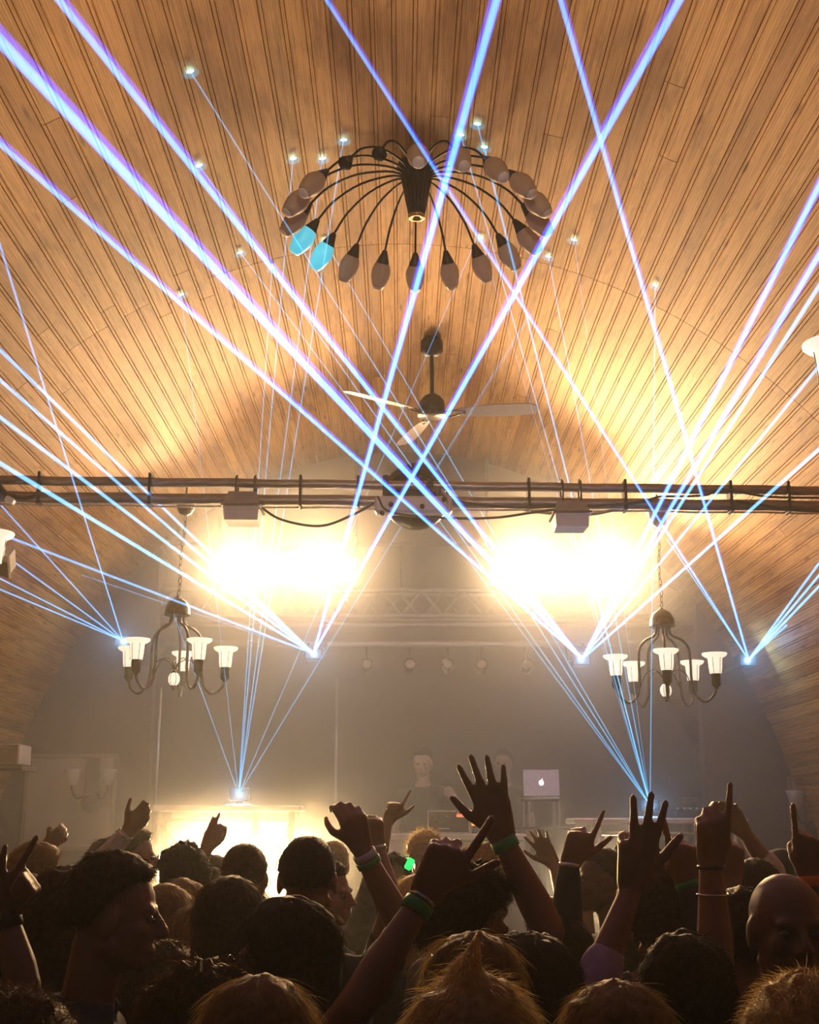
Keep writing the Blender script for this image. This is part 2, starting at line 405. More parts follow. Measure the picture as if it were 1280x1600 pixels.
# --- ceiling fan
def fan():
    Y = 7.75; X = at(675, 600, Y).x; ZC = VZ+VB*math.sqrt(1-(X/VA)**2)-.012
    t = thing('ceiling_fan', 'dark ceiling fan with three pale blades on a long down rod', 'ceiling fan', (X, Y, ZC))
    T_ = Matrix.Translation(Vector((X, Y, 0)))
    MB().lathe([(0, ZC), (.062, ZC), (.078, ZC-.02), (.078, ZC-.09), (.045, ZC-.125), (0, ZC-.13)], 24, T_).build('canopy', M['black'], t)
    MB().lathe([(.014, ZC-.1), (.014, ZC-.43)], 12, T_).build('down_rod', M['black'], t)
    zm = ZC-.50
    mo = MB().lathe([(0, zm+.09), (.03, zm+.09), (.06, zm+.07), (.085, zm+.035), (.09, zm), (.09, zm-.04), (.07, zm-.055), (0, zm-.06)], 28, T_).build('motor', M['black'], t)
    MB().lathe([(.072, zm-.052), (.1, zm-.056), (.1, zm-.064), (0, zm-.066)], 28, T_).build('motor_rim', M['iron'], mo)
    for an in (-8, -143, 106):
        a = R(an); d = Vector((math.cos(a), math.sin(a), 0)); n = Vector((-d.y, d.x, 0)); up_ = Vector((0, 0, 1))
        tilt = n*math.cos(R(15))-up_*math.sin(R(15)); nn_ = d.cross(tilt)
        o0 = Vector((X, Y, zm-.045)); V = []; F = []
        xs_ = [.17, .2, .3, .45, .6, .68, .715, .725]; ws = [.03, .045, .06, .068, .07, .06, .035, .008]
        for x_, w_ in zip(xs_, ws):
            for sd in (-1, 1):
                for th in (-.004, .004): V.append(tuple(o0+d*x_+tilt*(w_*sd)+nn_*th))
        for i in range(len(xs_)-1):
            k = 4*i; F += [(k, k+4, k+6, k+2), (k+1, k+3, k+7, k+5), (k, k+1, k+5, k+4), (k+2, k+6, k+7, k+3)]
        F += [(0, 2, 3, 1), (4*len(xs_)-4, 4*len(xs_)-3, 4*len(xs_)-1, 4*len(xs_)-2)]
        bl = MB().add(V, F, False).build('blade', M['blade'], t)
        br = MB()
        for sd in (-.02, .02):
            br.tube(curve_pts([o0+d*.07+tilt*sd*.6, o0+d*.12+tilt*sd*1.6-up_*.012, o0+d*.2+tilt*sd, o0+d*.23+tilt*sd*.4-up_*.006], 8), .006, 6)
        br.build('blade_bracket', M['iron'], bl)
fan()

# --- wrought iron chandeliers
def chain_mb(a, b, sag=.0, link=.045):
    a, b = Vector(a), Vector(b); L_ = (b-a).length; n = max(2, int(L_/link)); mb = []
    for k in range(n):
        u0, u1 = k/n, (k+1)/n
        f = lambda u: a.lerp(b, u)+Vector((sag*math.sin(u*math.pi*3), 0, 0))
        p0, p1 = f(u0), f(u1); d = (p1-p0).normalized(); sdir = d.orthogonal().normalized()
        if k % 2: sdir = d.cross(sdir)
        c_ = (p0+p1)/2; hl = (p1-p0).length*.62; pts = []
        for q in range(9):
            an = 2*math.pi*q/8; pts.append(c_+d*math.cos(an)*hl+sdir*math.sin(an)*.011)
        mb.append(MB().tube(pts, .0024, 5, cap=False))
    return mb
def chandelier(top, base, label, turns, group=None, S=1.0, canopy=.075, canopy_loose=False):
    """top: where its canopy hangs, base: centre of the dome's lower edge, turns: azimuths of its five arms"""
    top, base = Vector(top), Vector(base)
    t = thing('chandelier', label, 'chandelier', tuple(base), group)
    B = Matrix.Translation(base) @ Matrix.Scale(S, 4)
    P = lambda r, z, a=0: base+Vector((r*math.cos(a), r*math.sin(a), z))*S
    Tm = Matrix.Translation(top)
    MB().lathe([(0, 0), (canopy*1.25, 0), (canopy*1.2, -.015), (canopy, -.03), (canopy*.85, -.09), (canopy*.6, -.125), (.012, -.14), (0, -.14)], 22, Tm).build('canopy', M['iron'], t)
    MB().tube([top+Vector((0, 0, .12)), top+Vector((0, 0, -.01))], .008, 6).build('hook', M['iron'], t)
    ch = None
    for i, mb in enumerate(chain_mb(top+Vector((0, 0, -.14)), P(0, .145), .006)): mb.build('chain_link', M['iron'], t)
    MB().tube(curve_pts([top+Vector((0, 0, -.13)), top.lerp(P(0, .14), .3)+Vector((.012, 0, 0)), top.lerp(P(0, .14), .65)-Vector((.012, 0, 0)), P(0, .13)], 14), .0028, 5).build('cord', M['tan'], t)
    MB().lathe([(0, .15), (.012, .15), (.016, .135), (.035, .128), (.075, .1), (.098, .05), (.103, .0), (.108, -.004), (.1, -.01), (.06, -.006), (0, -.006)], 26, B).build('dome', M['iron'], t)
    for a in turns:
        d = R(a)
        arm = MB().tube(curve_pts([P(.055, .0, d), P(.055, -.045, d), P(.075, -.085, d), (P(.15, -.125, d)), P(.2, -.19, d), P(.212, -.3, d), P(.212, -.44, d), P(.235, -.56, d), P(.31, -.625, d), P(.385, -.57, d), P(.405, -.5, d)], 34), .0112*S, 8).build('arm', M['iron'], t)
        Cx = Matrix.Translation(P(.405, -.50, d)) @ Matrix.Scale(S, 4)
        MB().lathe([(0, -.03), (.012, -.03), (.02, -.015), (.034, 0), (.036, .01), (.036, .085), (.04, .09), (.0, .092)], 16, Cx).build('socket', M['black'], arm)
        g = MB().lathe([(.036, .09), (.047, .095), (.052, .13), (.057, .2), (.06, .215), (.085, .228), (.097, .24), (.097, .252), (.085, .25), (.055, .235), (.05, .2), (.045, .13), (.038, .1)], 20, Cx, cap=False)
        sh = g.build('shade', M['bulb'], arm)
        cg = MB()
        for q in range(6):
            an = 2*math.pi*q/6; e = Vector((math.cos(an), math.sin(an), 0))
            cg.tube([Cx @ (e*.049+Vector((0, 0, .09))), Cx @ (e*.060+Vector((0, 0, .216)))], .0022*S, 4)
        cg.build('cage', M['iron'], arm)
        MB().tube(curve_pts([P(.01, -.44, d+.3), P(.05, -.38, d+.25), P(.11, -.36, d+.18), P(.17, -.40, d+.08), P(.21, -.5, d)], 16), .0042*S, 6).build('scroll', M['iron'], arm)
    G = Matrix.Translation(P(0, -.52)) @ Matrix.Scale(S, 4)
    MB().ell((0, 0, 0), (.047, .047, .056), n=16, m=10).xf(G).build('globe', M['bulb'], t)
    f = MB().lathe([(0, -.09), (.006, -.088), (.012, -.075), (.006, -.066), (.024, -.056), (.026, -.05), (0, -.048)], 14, G)
    f.lathe([(0, .05), (.026, .05), (.02, .06), (.008, .07), (.008, .11), (0, .115)], 14, G)
    for q in range(6):
        an = 2*math.pi*q/6; f.tube([G @ Vector((.048*math.sin(u)*math.cos(an), .048*math.sin(u)*math.sin(an), .058*math.cos(u))) for u in (.5, 1, 1.57, 2.1, 2.7)], .0025*S, 4)
    f.build('finial', M['iron'], t)
GC = 'wrought iron chandeliers'
chandelier(at(291, 778, 8.85), at(277, 960, 8.85), 'iron chandelier hanging left of the stage lights, five lit bell shades', [-90+5, -90-67, -90+77, 90+9, 90+61+8][:0] or [-85-36-4, -85+36-4, -89-108, -89+108, 91], GC, S=.93)
chandelier(at(1027, 796, 8.9), at(1035, 978, 8.9), 'iron chandelier hanging right of the stage lights, five lit bell shades', [-100, -28, 44, 116, -172], GC, S=.93)
chandelier((2.10, 4.35, 4.17), (2.10, 4.35, 3.84), 'chandelier at the right edge of which one lit shade is seen', [180, 252, 324, 36, 108], GC, S=1.05)
chandelier((-2.5, 6.0, 3.74), (-2.5, 6.0, 3.46), 'chandelier at the left edge below the pipe, one lit shade showing', [0, 72, 144, 216, 288], GC)

# --- the twin pipe under the vault with what hangs on it
YR = 6.6
def rp_(px, py, dy=0): return at(px, py, YR+dy)
def wob(a, b, n=24, amp=.003):
    a, b = Vector(a), Vector(b)
    return [a.lerp(b, k/n)+Vector((0, 0, amp*math.sin(k*2.1))) for k in range(n+1)]
tr = thing('lighting_rail', 'grey twin pipe rail spanning the hall below the vault', 'lighting rail', tuple(rp_(640, 770)))
a1, b1 = rp_(-20, 750), rp_(1300, 767); a2, b2 = rp_(-30, 776), rp_(1310, 791)
MB().tube(wob(a1, b1), .027, 14).build('pipe', M['pipe'], tr)
MB().tube(wob(a2, b2), .032, 14).build('pipe', M['pipe'], tr)
MB().tube(wob(rp_(-25, 788, .06), rp_(1305, 802, .06)), .006, 6).build('wire', M['alu'], tr)
for px in (62, 235, 470, 560, 826, 976, 1140, 1230):
    u = px/1280; z1 = a1.lerp(b1, u); z2 = a2.lerp(b2, u); z1.x = z2.x = at(px, 770, YR).x
    c_ = (z1+z2)/2; c_.x = z1.x
    MB().box(c_, (.016, .088, (z1.z-z2.z)+.09), ch=.004).build('strap', M['black'], tr)
# steel gantry posts carry the rail at each side
for sx in (-1, 1):
    MB().box((sx*2.62, YR, 1.53), (.07, .07, 3.06), ch=.008).build('post', M['pipe'], tr)
def cable(name, label, pts, r=.0075, m='cable', group='cables along the pipe rail'):
    o = MB().tube(curve_pts(pts, 12*len(pts)), r, 7).build(name, M[m]); return tag(o, label, 'cable', group)
cable('cable', 'black cable drooping from the left lamp to the middle spotlight', [rp_(404, 790, -.05), rp_(440, 812, -.05), rp_(500, 822, -.05), rp_(550, 805, -.05), rp_(592, 782, -.08), rp_(600, 775, -.06)])
cable('cable', 'black cable looping under the spotlight to the right lamp', [rp_(590, 776, -.12), rp_(610, 800, -.12), rp_(690, 809, -.1), rp_(770, 809, -.06), rp_(830, 801, -.05), rp_(866, 796, -.05)])
cable('cable', 'thin black cable sagging right of the spotlight along the pipes', [rp_(690, 775, -.06), rp_(730, 786, -.05), rp_(800, 793, -.05), rp_(866, 792, -.05), rp_(940, 790, -.05), rp_(1000, 784, -.05), rp_(1030, 776, -.05)])
cable('cable', 'pale tan cable crossing behind the right lamp', [rp_(780, 787, .06), rp_(840, 800, .06), rp_(920, 804, .06), rp_(980, 792, .06), rp_(1010, 789, .06)], .009, 'tan')
cable('cable', 'dark cable sagging from the rail at the right edge', [rp_(1150, 783, -.05), rp_(1180, 788, -.05), rp_(1230, 796, -.05), rp_(1290, 799, -.05)], .009)
cable('cable', 'dark cable lying along the top pipe at the right', [rp_(1030, 776, -.05), rp_(1100, 774, -.045), rp_(1130, 765, -.05), rp_(1200, 776, -.045), rp_(1280, 778, -.045)], .007)
cable('cable', 'bundled black cable hanging in a loop at the left edge', [rp_(-4, 750, -.08), rp_(8, 768, -.08), rp_(26, 776, -.08), rp_(48, 776, -.08), rp_(60, 766, -.07), rp_(62, 755, -.05)], .008)
cable('cable', 'second black cable loop just below the bundle at the left edge', [rp_(-6, 752, -.1), rp_(10, 773, -.1), rp_(34, 780, -.1), rp_(54, 777, -.09), rp_(64, 764, -.07)], .007)
def flood(px0, px1, pt, pm, pb, label, tilt=0):
    c_ = rp_((px0+px1)/2, (pt+pm)/2, -.0); wv_ = (rp_(px1, pt)-rp_(px0, pt)).x; h1 = (rp_(0, pt)-rp_(0, pm)).z; h2 = (rp_(0, pm)-rp_(0, pb)).z
    t = thing('hanging_lamp', label, 'lamp', tuple(c_), 'box lamps on the pipe rail')
    x0, x1 = c_.x-wv_/2, c_.x+wv_/2; zt, zm, zb = rp_(0, pt).z, rp_(0, pm).z, rp_(0, pb).z; y0, y1 = YR-.12, YR+.1; i_ = wv_*.13
    V = [(x0+i_, y0+.05, zt), (x1-i_, y0+.05, zt), (x1-i_, y1-.04, zt), (x0+i_, y1-.04, zt), (x0, y0, zm), (x1, y0, zm), (x1, y1, zm), (x0, y1, zm)]
    F = [(3, 2, 1, 0), (0, 1, 5, 4), (1, 2, 6, 5), (2, 3, 7, 6), (3, 0, 4, 7), (4, 5, 6, 7)]
    MB().add(V, F, False).build('housing', M['grey'], t)
    j = .006
    V = [(x0+j, y0+j, zm-.002), (x1-j, y0+j, zm-.002), (x1-j, y1-j, zm-.002), (x0+j, y1-j, zm-.002), (x0+j*2, y0+.02, zb), (x1-j*2, y0+.02, zb), (x1-j*3, y1-.03, zb), (x0+j*3, y1-.03, zb)]
    MB().add(V, F, False).build('diffuser', M['lens'], t)
    MB().box(((x0+x1)/2, (y0+y1)/2, zm), (wv_+.012, y1-y0+.012, .01)).build('bezel', M['iron'], t)
    for sx in (x0+wv_*.3, x1-wv_*.2):
        MB().tube([(sx, YR-.045, zt), (sx, YR-.05, a1.lerp(b1, px0/1280).z+.02), (sx, YR, a1.lerp(b1, px0/1280).z+.045), (sx, YR+.05, a1.lerp(b1, px0/1280).z+.02), (sx, YR+.045, zt)], .006, 6).build('hook', M['iron'], t)
flood(352, 410, 772, 796, 818, 'grey box lamp hooked on the pipe rail left of the middle spotlight')
flood(862, 918, 786, 806, 827, 'grey box lamp hooked on the pipe rail right of the middle spotlight')
def moving_spot():
    c_ = rp_(650, 772); t = thing('spotlight', 'round-backed disco spotlight with a pale panel in the middle of the pipe rail', 'spotlight', tuple(c_))
    b = MB(); A = Matrix.Translation(rp_(650, 775, .17)) @ Matrix.Rotation(R(90), 4, 'X')
    b.lathe([(0, -.06), (.19, -.06), (.20, -.03), (.195, .03), (.17, .08), (.1, .12), (0, .13)], 30, A); b.build('housing', M['black'], t)
    b = MB(); A2 = Matrix.Translation(rp_(632, 766, .1)) @ Matrix.Rotation(R(90), 4, 'X')
    b.lathe([(.085, .0), (.105, .0), (.105, .05), (.085, .05)], 26, A2, cap=False); b.build('lens_ring', M['iron'], t)
    x0, x1 = rp_(592, 0).x, rp_(698, 0).x; z0, z1 = rp_(0, 808).z, rp_(0, 782).z
    pn = MB().box(((x0+x1)/2, YR-.08, (z0+z1)/2), (x1-x0, .09, z1-z0), ch=.014).build('panel', M['lens'], t); pn['label'] = 'pale front panel'
    for px, py in ((611, 789), (660, 792), (694, 781), (597, 803)):
        MB().lathe([(0, 0), (.014, 0), (.014, .02), (0, .024)], 10, Matrix.Translation(rp_(px, py, -.125)) @ Matrix.Rotation(R(90), 4, 'X')).build('knob', M['black'], pn)
    MB().tube(curve_pts([rp_(690, 765, -.1), rp_(700, 780, -.13), rp_(702, 800, -.13), rp_(694, 808, -.12)], 10), .008, 6).build('handle', M['alu'], t)
    for px in (603, 672):
        MB().box(rp_(px, 768), (.035, .11, .17), ch=.006).build('clamp', M['black'], t)
    d = MB(); r2 = random.Random(5)
    for k in range(16):
        p = rp_(655+r2.random()*38, 745+r2.random()*28, -.06-r2.random()*.03); d.box(p, (.012+.02*r2.random(), .02, .01+.014*r2.random()), Matrix.Rotation(r2.random()*3, 3, 'Y'), .002)
    d.build('fitting', M['iron'], t)
moving_spot()
def edge_par():
    c_ = rp_(-6, 775); t = thing('par_lamp', 'small stage lamp with teal lens clamped under the rail at the left edge', 'stage lamp', tuple(c_))
    A = Matrix.Translation(c_+Vector((0, -.12, 0))) @ Matrix.Rotation(R(90), 4, 'X')
    MB().lathe([(0, -.14), (.03, -.14), (.06, -.08), (.07, 0), (.07, .03), (.062, .03), (.06, .01), (0, .01)], 20, A).build('can', M['black'], t)
    MB().lathe([(0, .012), (.06, .012), (.05, .024), (0, .03)], 20, A).build('lens', M['teal'], t)
    MB().box(rp_(16, 782, -.1), (.05, .05, .035), Matrix.Rotation(R(25), 3, 'Y'), .006).build('ballast', M['whitefix'], t)
    MB().box(rp_(22, 779, -.06), (.022, .03, .05), None, .005).build('plug', M['black'], t)
edge_par()
def edge_flood():
    c_ = at(-6, 866, 6.3); t = thing('wall_lamp', 'pale tilted lamp box reaching in at the left edge under the chandelier shade', 'lamp', tuple(c_))
    MB().box(c_, (.2, .16, .07), Matrix.Rotation(R(22), 3, 'Y') @ Matrix.Rotation(R(-30), 3, 'X'), .008).build('housing', M['lens'], t)
    MB().box(c_+Vector((-.02, .03, -.045)), (.19, .14, .02), Matrix.Rotation(R(22), 3, 'Y') @ Matrix.Rotation(R(-30), 3, 'X'), .004).build('bezel', M['darktrim'], t)
    MB().tube([c_+Vector((-.05, 0, 0)), (-2.95, 6.35, c_.z+.1)], .015, 8).build('bracket', M['black'], t)
edge_flood()

# --- blinders, truss, bars
for i, b in enumerate(BLIND):
    t = thing('blinder_light', ('blazing bar of stage lights hanging at the left over the stage', 'blazing bar of stage lights hanging at the right over the stage')[i], 'stage light', tuple(b), 'blinder bars over the stage')
    MB().box((b[0], b[1], b[2]), (1.26, .16, .26), ch=.02).build('housing', M['black'], t)
    MB().box((b[0], b[1]-.083, b[2]), (1.20, .01, .19), ch=.003).build('reflector', M['lampglow'], t)
    for k in range(8):
        x = b[0]+(k-3.5)*.15
        A = Matrix.Translation(Vector((x, b[1]-.085, b[2]))) @ Matrix.Rotation(R(90), 4, 'X')
        MB().lathe([(0, 0), (.072, 0), (.078, .012), (.072, .02), (.05, .008), (0, .004)], 18, A).build('lamp_cell', M['lampglow'], t)
    for s in (-.6, .6):
        MB().tube([(b[0]+s, b[1], b[2]+.12), (b[0]+s, b[1], b[2]+.2), (b[0]+s, b[1]+.1, b[2]+.34)], .016, 8).build('bracket', M['iron'], t)
        MB().tube([(b[0]+s, b[1]+.1, b[2]+.33), (b[0]+s, b[1]+.1, VZ+VB*math.sqrt(1-((b[0]+s)/VA)**2)-.02)], .016, 8).build('hanger', M['iron'], t)
def truss(name, label, y, x0, x1, z, h, n, cat='truss', m='alu', dy=.22, r=.022):
    t = thing(name, label, cat, ((x0+x1)/2, y, z))
    for yy in (y, y+dy):
        for zz in (z, z+h): MB().tube([(x0, yy, zz), (x1, yy, zz)], r, 10).build('chord', M[m], t)
    for k in range(n):
        xa, xb = x0+(x1-x0)*k/n, x0+(x1-x0)*(k+1)/n
        MB().tube([(xa, y, z+h*(k % 2)), (xb, y, z+h*(1-k % 2))], r*.6, 6).build('brace', M[m], t)
        MB().tube([(xa, y+dy, z+h*(1-k % 2)), (xb, y+dy, z+h*(k % 2))], r*.6, 6).build('brace', M[m], t)
    for xx in (x0+.5, (x0+x1)/2, x1-.5): MB().tube([(xx, y+dy/2, z+h), (xx, y+dy/2, VZ+VB*math.sqrt(1-(xx/VA)**2)-.02)], .01, 6).build('hanger', M['iron'], t)
    return t
zt_ = at(690, 922, 10.75).z; zb_ = at(690, 962, 10.75).z
truss('stage_truss', 'silver lighting truss with crossed braces behind the two light bars', 10.75, -2.25, 2.25, zb_, zt_-zb_, 24)
for k, (py, r_, yy, lb) in enumerate(((976, .022, 10.62, 'upper thin steel bar under the truss'), (1006, .03, 10.7, 'lower steel bar under the truss carrying the laser boxes'))):
    z = at(690, py, yy).z; o = MB().tube([(OX0-.1, yy, z), (OX1+.1, yy, z)], r_, 10).build('lighting_bar', M['alu']); tag(o, lb, 'bar')
for px in (573, 641, 700, 753, 824):
    yy = 10.8; p = at(px, 1038, yy)
    t = thing('par_can', {573: 'small dim lamp first from the left on the bar over the performers', 641: 'small lamp with a pale lens second from the left on the bar', 700: 'small dark lamp in the middle of the bar over the performers', 753: 'small lamp with a pale lens fourth from the left on the bar', 824: 'small lamp nearest the right light bar, under the steel bar'}[px], 'stage lamp', tuple(p), 'small lamps on the steel bar')
    A = Matrix.Translation(p) @ Matrix.Rotation(R(70), 4, 'X')
    MB().lathe([(0, -.12), (.04, -.12), (.05, -.06), (.055, .02), (.05, .02), (.045, .0), (0, 0)], 16, A).build('can', M['black'], t)
    MB().lathe([(0, .002), (.044, .002), (.036, .012), (0, .016)], 16, A).build('lens', M['shade_rim'] if px in (641, 753) else M['lens'], t)
    MB().tube([p+Vector((0, .02, .03)), (p.x, 10.73, at(690, 1006, 10.7).z)], .008, 6).build('yoke', M['black'], t)

# ------------------------------------------------------------------ things on the stage
def truss_table(label, px0, px1, py, y, legs):
    p0, p1 = at(px0, py, y), at(px1, py, y); z = p0.z
    t = thing('truss_table', label, 'table', ((p0.x+p1.x)/2, y, STAGE_Z))
    MB().box(((p0.x+p1.x)/2, y+.22, z), (p1.x-p0.x, .5, .045), ch=.01).build('table_top', M['whitefix'], t)
    MB().tube([(p0.x+.1, y+.02, z-.09), (p1.x-.05, y+.02, z-.09)], .014, 8).build('rail', M['alu'], t)
    MB().tube([(p0.x+.1, y+.02, STAGE_Z+.12), (p1.x-.05, y+.02, STAGE_Z+.12)], .014, 8).build('rail', M['alu'], t)
    xs_ = [at(l, py, y).x for l in legs]
    for x in xs_:
        for yy in (y+.02, y+.42): MB().tube([(x, yy, STAGE_Z), (x, yy, z-.02)], .024, 10).build('leg', M['alu'], t)
    for a, b in zip(xs_, xs_[1:]):
        n = max(1, round((b-a)/.5))
        for k in range(n):
            u, v = a+(b-a)*k/n, a+(b-a)*(k+1)/n
            MB().tube([(u, y+.02, STAGE_Z+.14), (v, y+.02, z-.1)], .011, 6).build('brace', M['alu'], t)
            MB().tube([(v, y+.02, STAGE_Z+.14), (u, y+.02, z-.1)], .011, 6).build('brace', M['alu'], t)
    return t
truss_table('pale truss table at stage left in front of the bright low light', 238, 470, 1263, 9.15, (247, 400, 455))
truss_table('white truss table at stage right with crossed braces', 897, 1168, 1283, 9.15, (935, 1000, 1090, 1148))
def desk():
    y = 9.55; x0, x1 = at(596, 1300, y).x, at(822, 1300, y).x; z = at(700, 1303, y).z
    t = thing('dj_desk', 'white performance desk with green light strip in the centre of stage', 'desk', ((x0+x1)/2, y, STAGE_Z))
    MB().box(((x0+x1)/2, y+.3, z-.025), (x1-x0, .62, .05), ch=.008).build('table_top', M['whitefix'], t)
    MB().box(((x0+x1)/2, y+.02, z-.11), (x1-x0-.02, .03, .11), ch=.005).build('front_panel', M['whitefix'], t)
    MB().box(((x0+x1)/2, y+.02, (z-.22+STAGE_Z)/2), (x1-x0-.06, .02, z-.22-STAGE_Z)).build('skirt', M['darktrim'], t)
    MB().tube([(x0+.15, y-.0, z-.185), (x1-.3, y-.0, z-.185)], .008, 6).build('light_strip', mat('green_strip', (.0, .5, .1), .4, emit=(.02, 1, .18), es=2.2), t)['label'] = 'glowing green strip'
    for x in (x0+.05, x1-.05): MB().box((x, y+.3, (z-.05+STAGE_Z)/2), (.05, .5, z-.05-STAGE_Z)).build('leg', M['darktrim'], t)
    return z, t
ZD, _ = desk()
def rack():
    y = 9.7; p0, p1 = at(668, 1266, y), at(735, 1306, y); z0 = ZD+.001; cx, cz = (p0.x+p1.x)/2, (p0.z+z0)/2
    t = thing('equipment_rack', 'black music equipment box with a red display on the white desk', 'equipment rack', (cx, y, z0))
    W, H = p1.x-p0.x, p0.z-z0
    MB().box((cx, y+.12, cz), (W, .24, H), ch=.01).build('case', M['black'], t)
    for q in ((cx, y-.003, cz+H/2-.006, W, .012), (cx, y-.003, cz-H/2+.006, W, .012)): MB().box(q[:3], (q[3], .012, q[4])).build('edge_rail', M['alu'], t)
    for sx in (-1, 1): MB().box((cx+sx*(W/2-.006), y-.003, cz), (.012, .012, H)).build('edge_rail', M['alu'], t)
    MB().box((cx+W*.27, y-.004, cz+H*.27), (.055, .008, .022)).build('display', mat('red_display', (.3, .02, .01), .4, emit=(1, .12, .05), es=2.5), t)
    MB().box((cx-.04, y-.004, cz-.05), (.09, .006, .008)).build('fader', M['alu'], t)
    for k in range(5): MB().lathe([(0, 0), (.012, 0), (.01, .014), (0, .015)], 10, Matrix.Translation(Vector((cx-W*.38+k*.028, y-.002, cz+H*.2-(k % 2)*.03))) @ Matrix.Rotation(R(90), 4, 'X')).build('knob', M['iron'], t)
    t2 = thing('signal_lamp', 'small orange lamp standing at the right of the equipment box', 'lamp', (p1.x+.035, y+.05, z0))
    MB().lathe([(0, 0), (.02, 0), (.02, .02), (.012, .025), (.012, .06), (0, .06)], 10, Matrix.Translation(Vector((p1.x+.035, y+.05, z0)))).build('base', M['black'], t2)
    MB().lathe([(.0, .06), (.02, .06), (.022, .09), (.014, .11), (0, .115)], 10, Matrix.Translation(Vector((p1.x+.035, y+.05, z0)))).build('lens', mat('orange_lens', (.6, .2, .02), .4, emit=(1, .35, .03), es=1.6), t2)
rack()
def laptop():
    y = 9.9; p0, p1 = at(817, 1202, y), at(875, 1245, y); cx = (p0.x+p1.x)/2; W = p1.x-p0.x; H = p0.z-p1.z; zb = p1.z-.012
    t = thing('laptop', 'open silver laptop with a lit fruit emblem on its lid', 'laptop', (cx, y, zb))
    lid = MB().box((cx, y, (p0.z+p1.z)/2), (W, .009, H), Matrix.Rotation(R(-12), 3, 'X'), .004).build('lid', M['alu'], t)
    MB().box((cx, y+.125, zb), (W, .22, .016), ch=.005).build('base', M['alu'], t)
    # bitten fruit emblem: two lobes with a bite and a leaf
    em = MB(); P = []; n = 40
    for k in range(n):
        a = 2*math.pi*k/n; r = 1.0
        x = math.cos(a)*(.93+.07*math.sin(a)); z = math.sin(a)*.98
        if abs(x) < .45: z *= 1-.16*math.exp(-(x/.2)**2)
        dx, dz = x-1.18, z-.12; d_ = math.hypot(dx, dz)
        if d_ < .46: x = 1.18+dx/d_*.46; z = .12+dz/d_*.46
        P.append((x*.021, z*.023))
    rot = Matrix.Rotation(R(-12), 3, 'X'); cz = (p0.z+p1.z)/2
    def put(pts_, dz=0):
        V = []; 
        for yy in (-.0050, -.0062):
            for (x, z) in pts_: q = rot @ Vector((x, yy, z+dz)); V.append((cx+q.x, y+q.y, cz+q.z))
        m = len(pts_); F = [tuple(range(m)), tuple(range(m, 2*m))[::-1]]+[(i, m+i, m+(i+1) % m, (i+1) % m) for i in range(m)]
        em.add(V, F, False)
    put(P); put([(0.001, .0), (.004, .009), (.012, .013), (.010, .005)], .023)
    em.build('emblem', mat('lit_emblem', (1, 1, 1), .4, emit=(1, 1, .95), es=3), lid)
    s = thing('laptop_stand', 'folding stand with thin pale legs under the silver laptop', 'laptop stand', (cx, y+.1, STAGE_Z))
    MB().box((cx, y+.12, zb-.017), (W*.95, .2, .012)).build('shelf', M['iron'], s)
    zt = at(845, 1292, y).z
    for sx in (-.145, -.10, .10, .145):
        MB().box((cx+sx, y+.03, (zb-.022+zt)/2), (.014, .02, zb-.022-zt)).build('leg', M['alu'], s)
    MB().box((cx, y+.1, zt-.01), (.42, .25, .02), ch=.004).build('base_plate', M['iron'], s)
    MB().lathe([(.03, STAGE_Z+.02), (.03, zt-.02)], 12, Matrix.Translation(Vector((cx, y+.1, 0)))).build('column', M['black'], s)
    MB().lathe([(0, STAGE_Z), (.2, STAGE_Z), (.2, STAGE_Z+.02), (.03, STAGE_Z+.03), (0, STAGE_Z+.03)], 20, Matrix.Translation(Vector((cx, y+.1, 0)))).build('foot', M['black'], s)
laptop()
for (px, py0, py1, yy, lb) in ((252, 1075, 1400, 10.0, 'thin pale pole rising beside the left truss table'), (527, 1060, 1400, 10.7, 'thin pale pole at the back of the stage left of the performer')):
    b_ = at(px, py0, yy); t = thing('stand_pole', lb, 'pole', (b_.x, yy, STAGE_Z))
    MB().tube([(b_.x, yy, STAGE_Z+.02), (b_.x, yy, b_.z)], .012, 8).build('pole', M['alu'], t)
    MB().lathe([(0, STAGE_Z), (.15, STAGE_Z), (.15, STAGE_Z+.012), (.02, STAGE_Z+.03), (0, STAGE_Z+.03)], 18, Matrix.Translation(Vector((b_.x, yy, 0)))).build('base', M['black'], t)
def drum_gear():
    y = 9.25; p = at(1092, 1264, y); z0 = at(1092, 1283, 9.15).z+.024
    t = thing('mixer', 'small black control box with faint lights on the right truss table', 'mixer', (p.x, y+.2, z0))
    MB().box((p.x, y+.2, z0+.03), (.3, .2, .06), ch=.008).build('case', M['black'], t)
    for k in range(6): MB().lathe([(0, 0), (.012, 0), (.01, .015), (0, .016)], 8, Matrix.Translation(Vector((p.x-.12+k*.048, y+.15, z0+.06)))).build('knob', M['alu'], t)
    MB().box((p.x, y+.28, z0+.12), (.12, .02, .07), Matrix.Rotation(R(-20), 3, 'X'), .004).build('screen', M['iron'], t)
drum_gear()
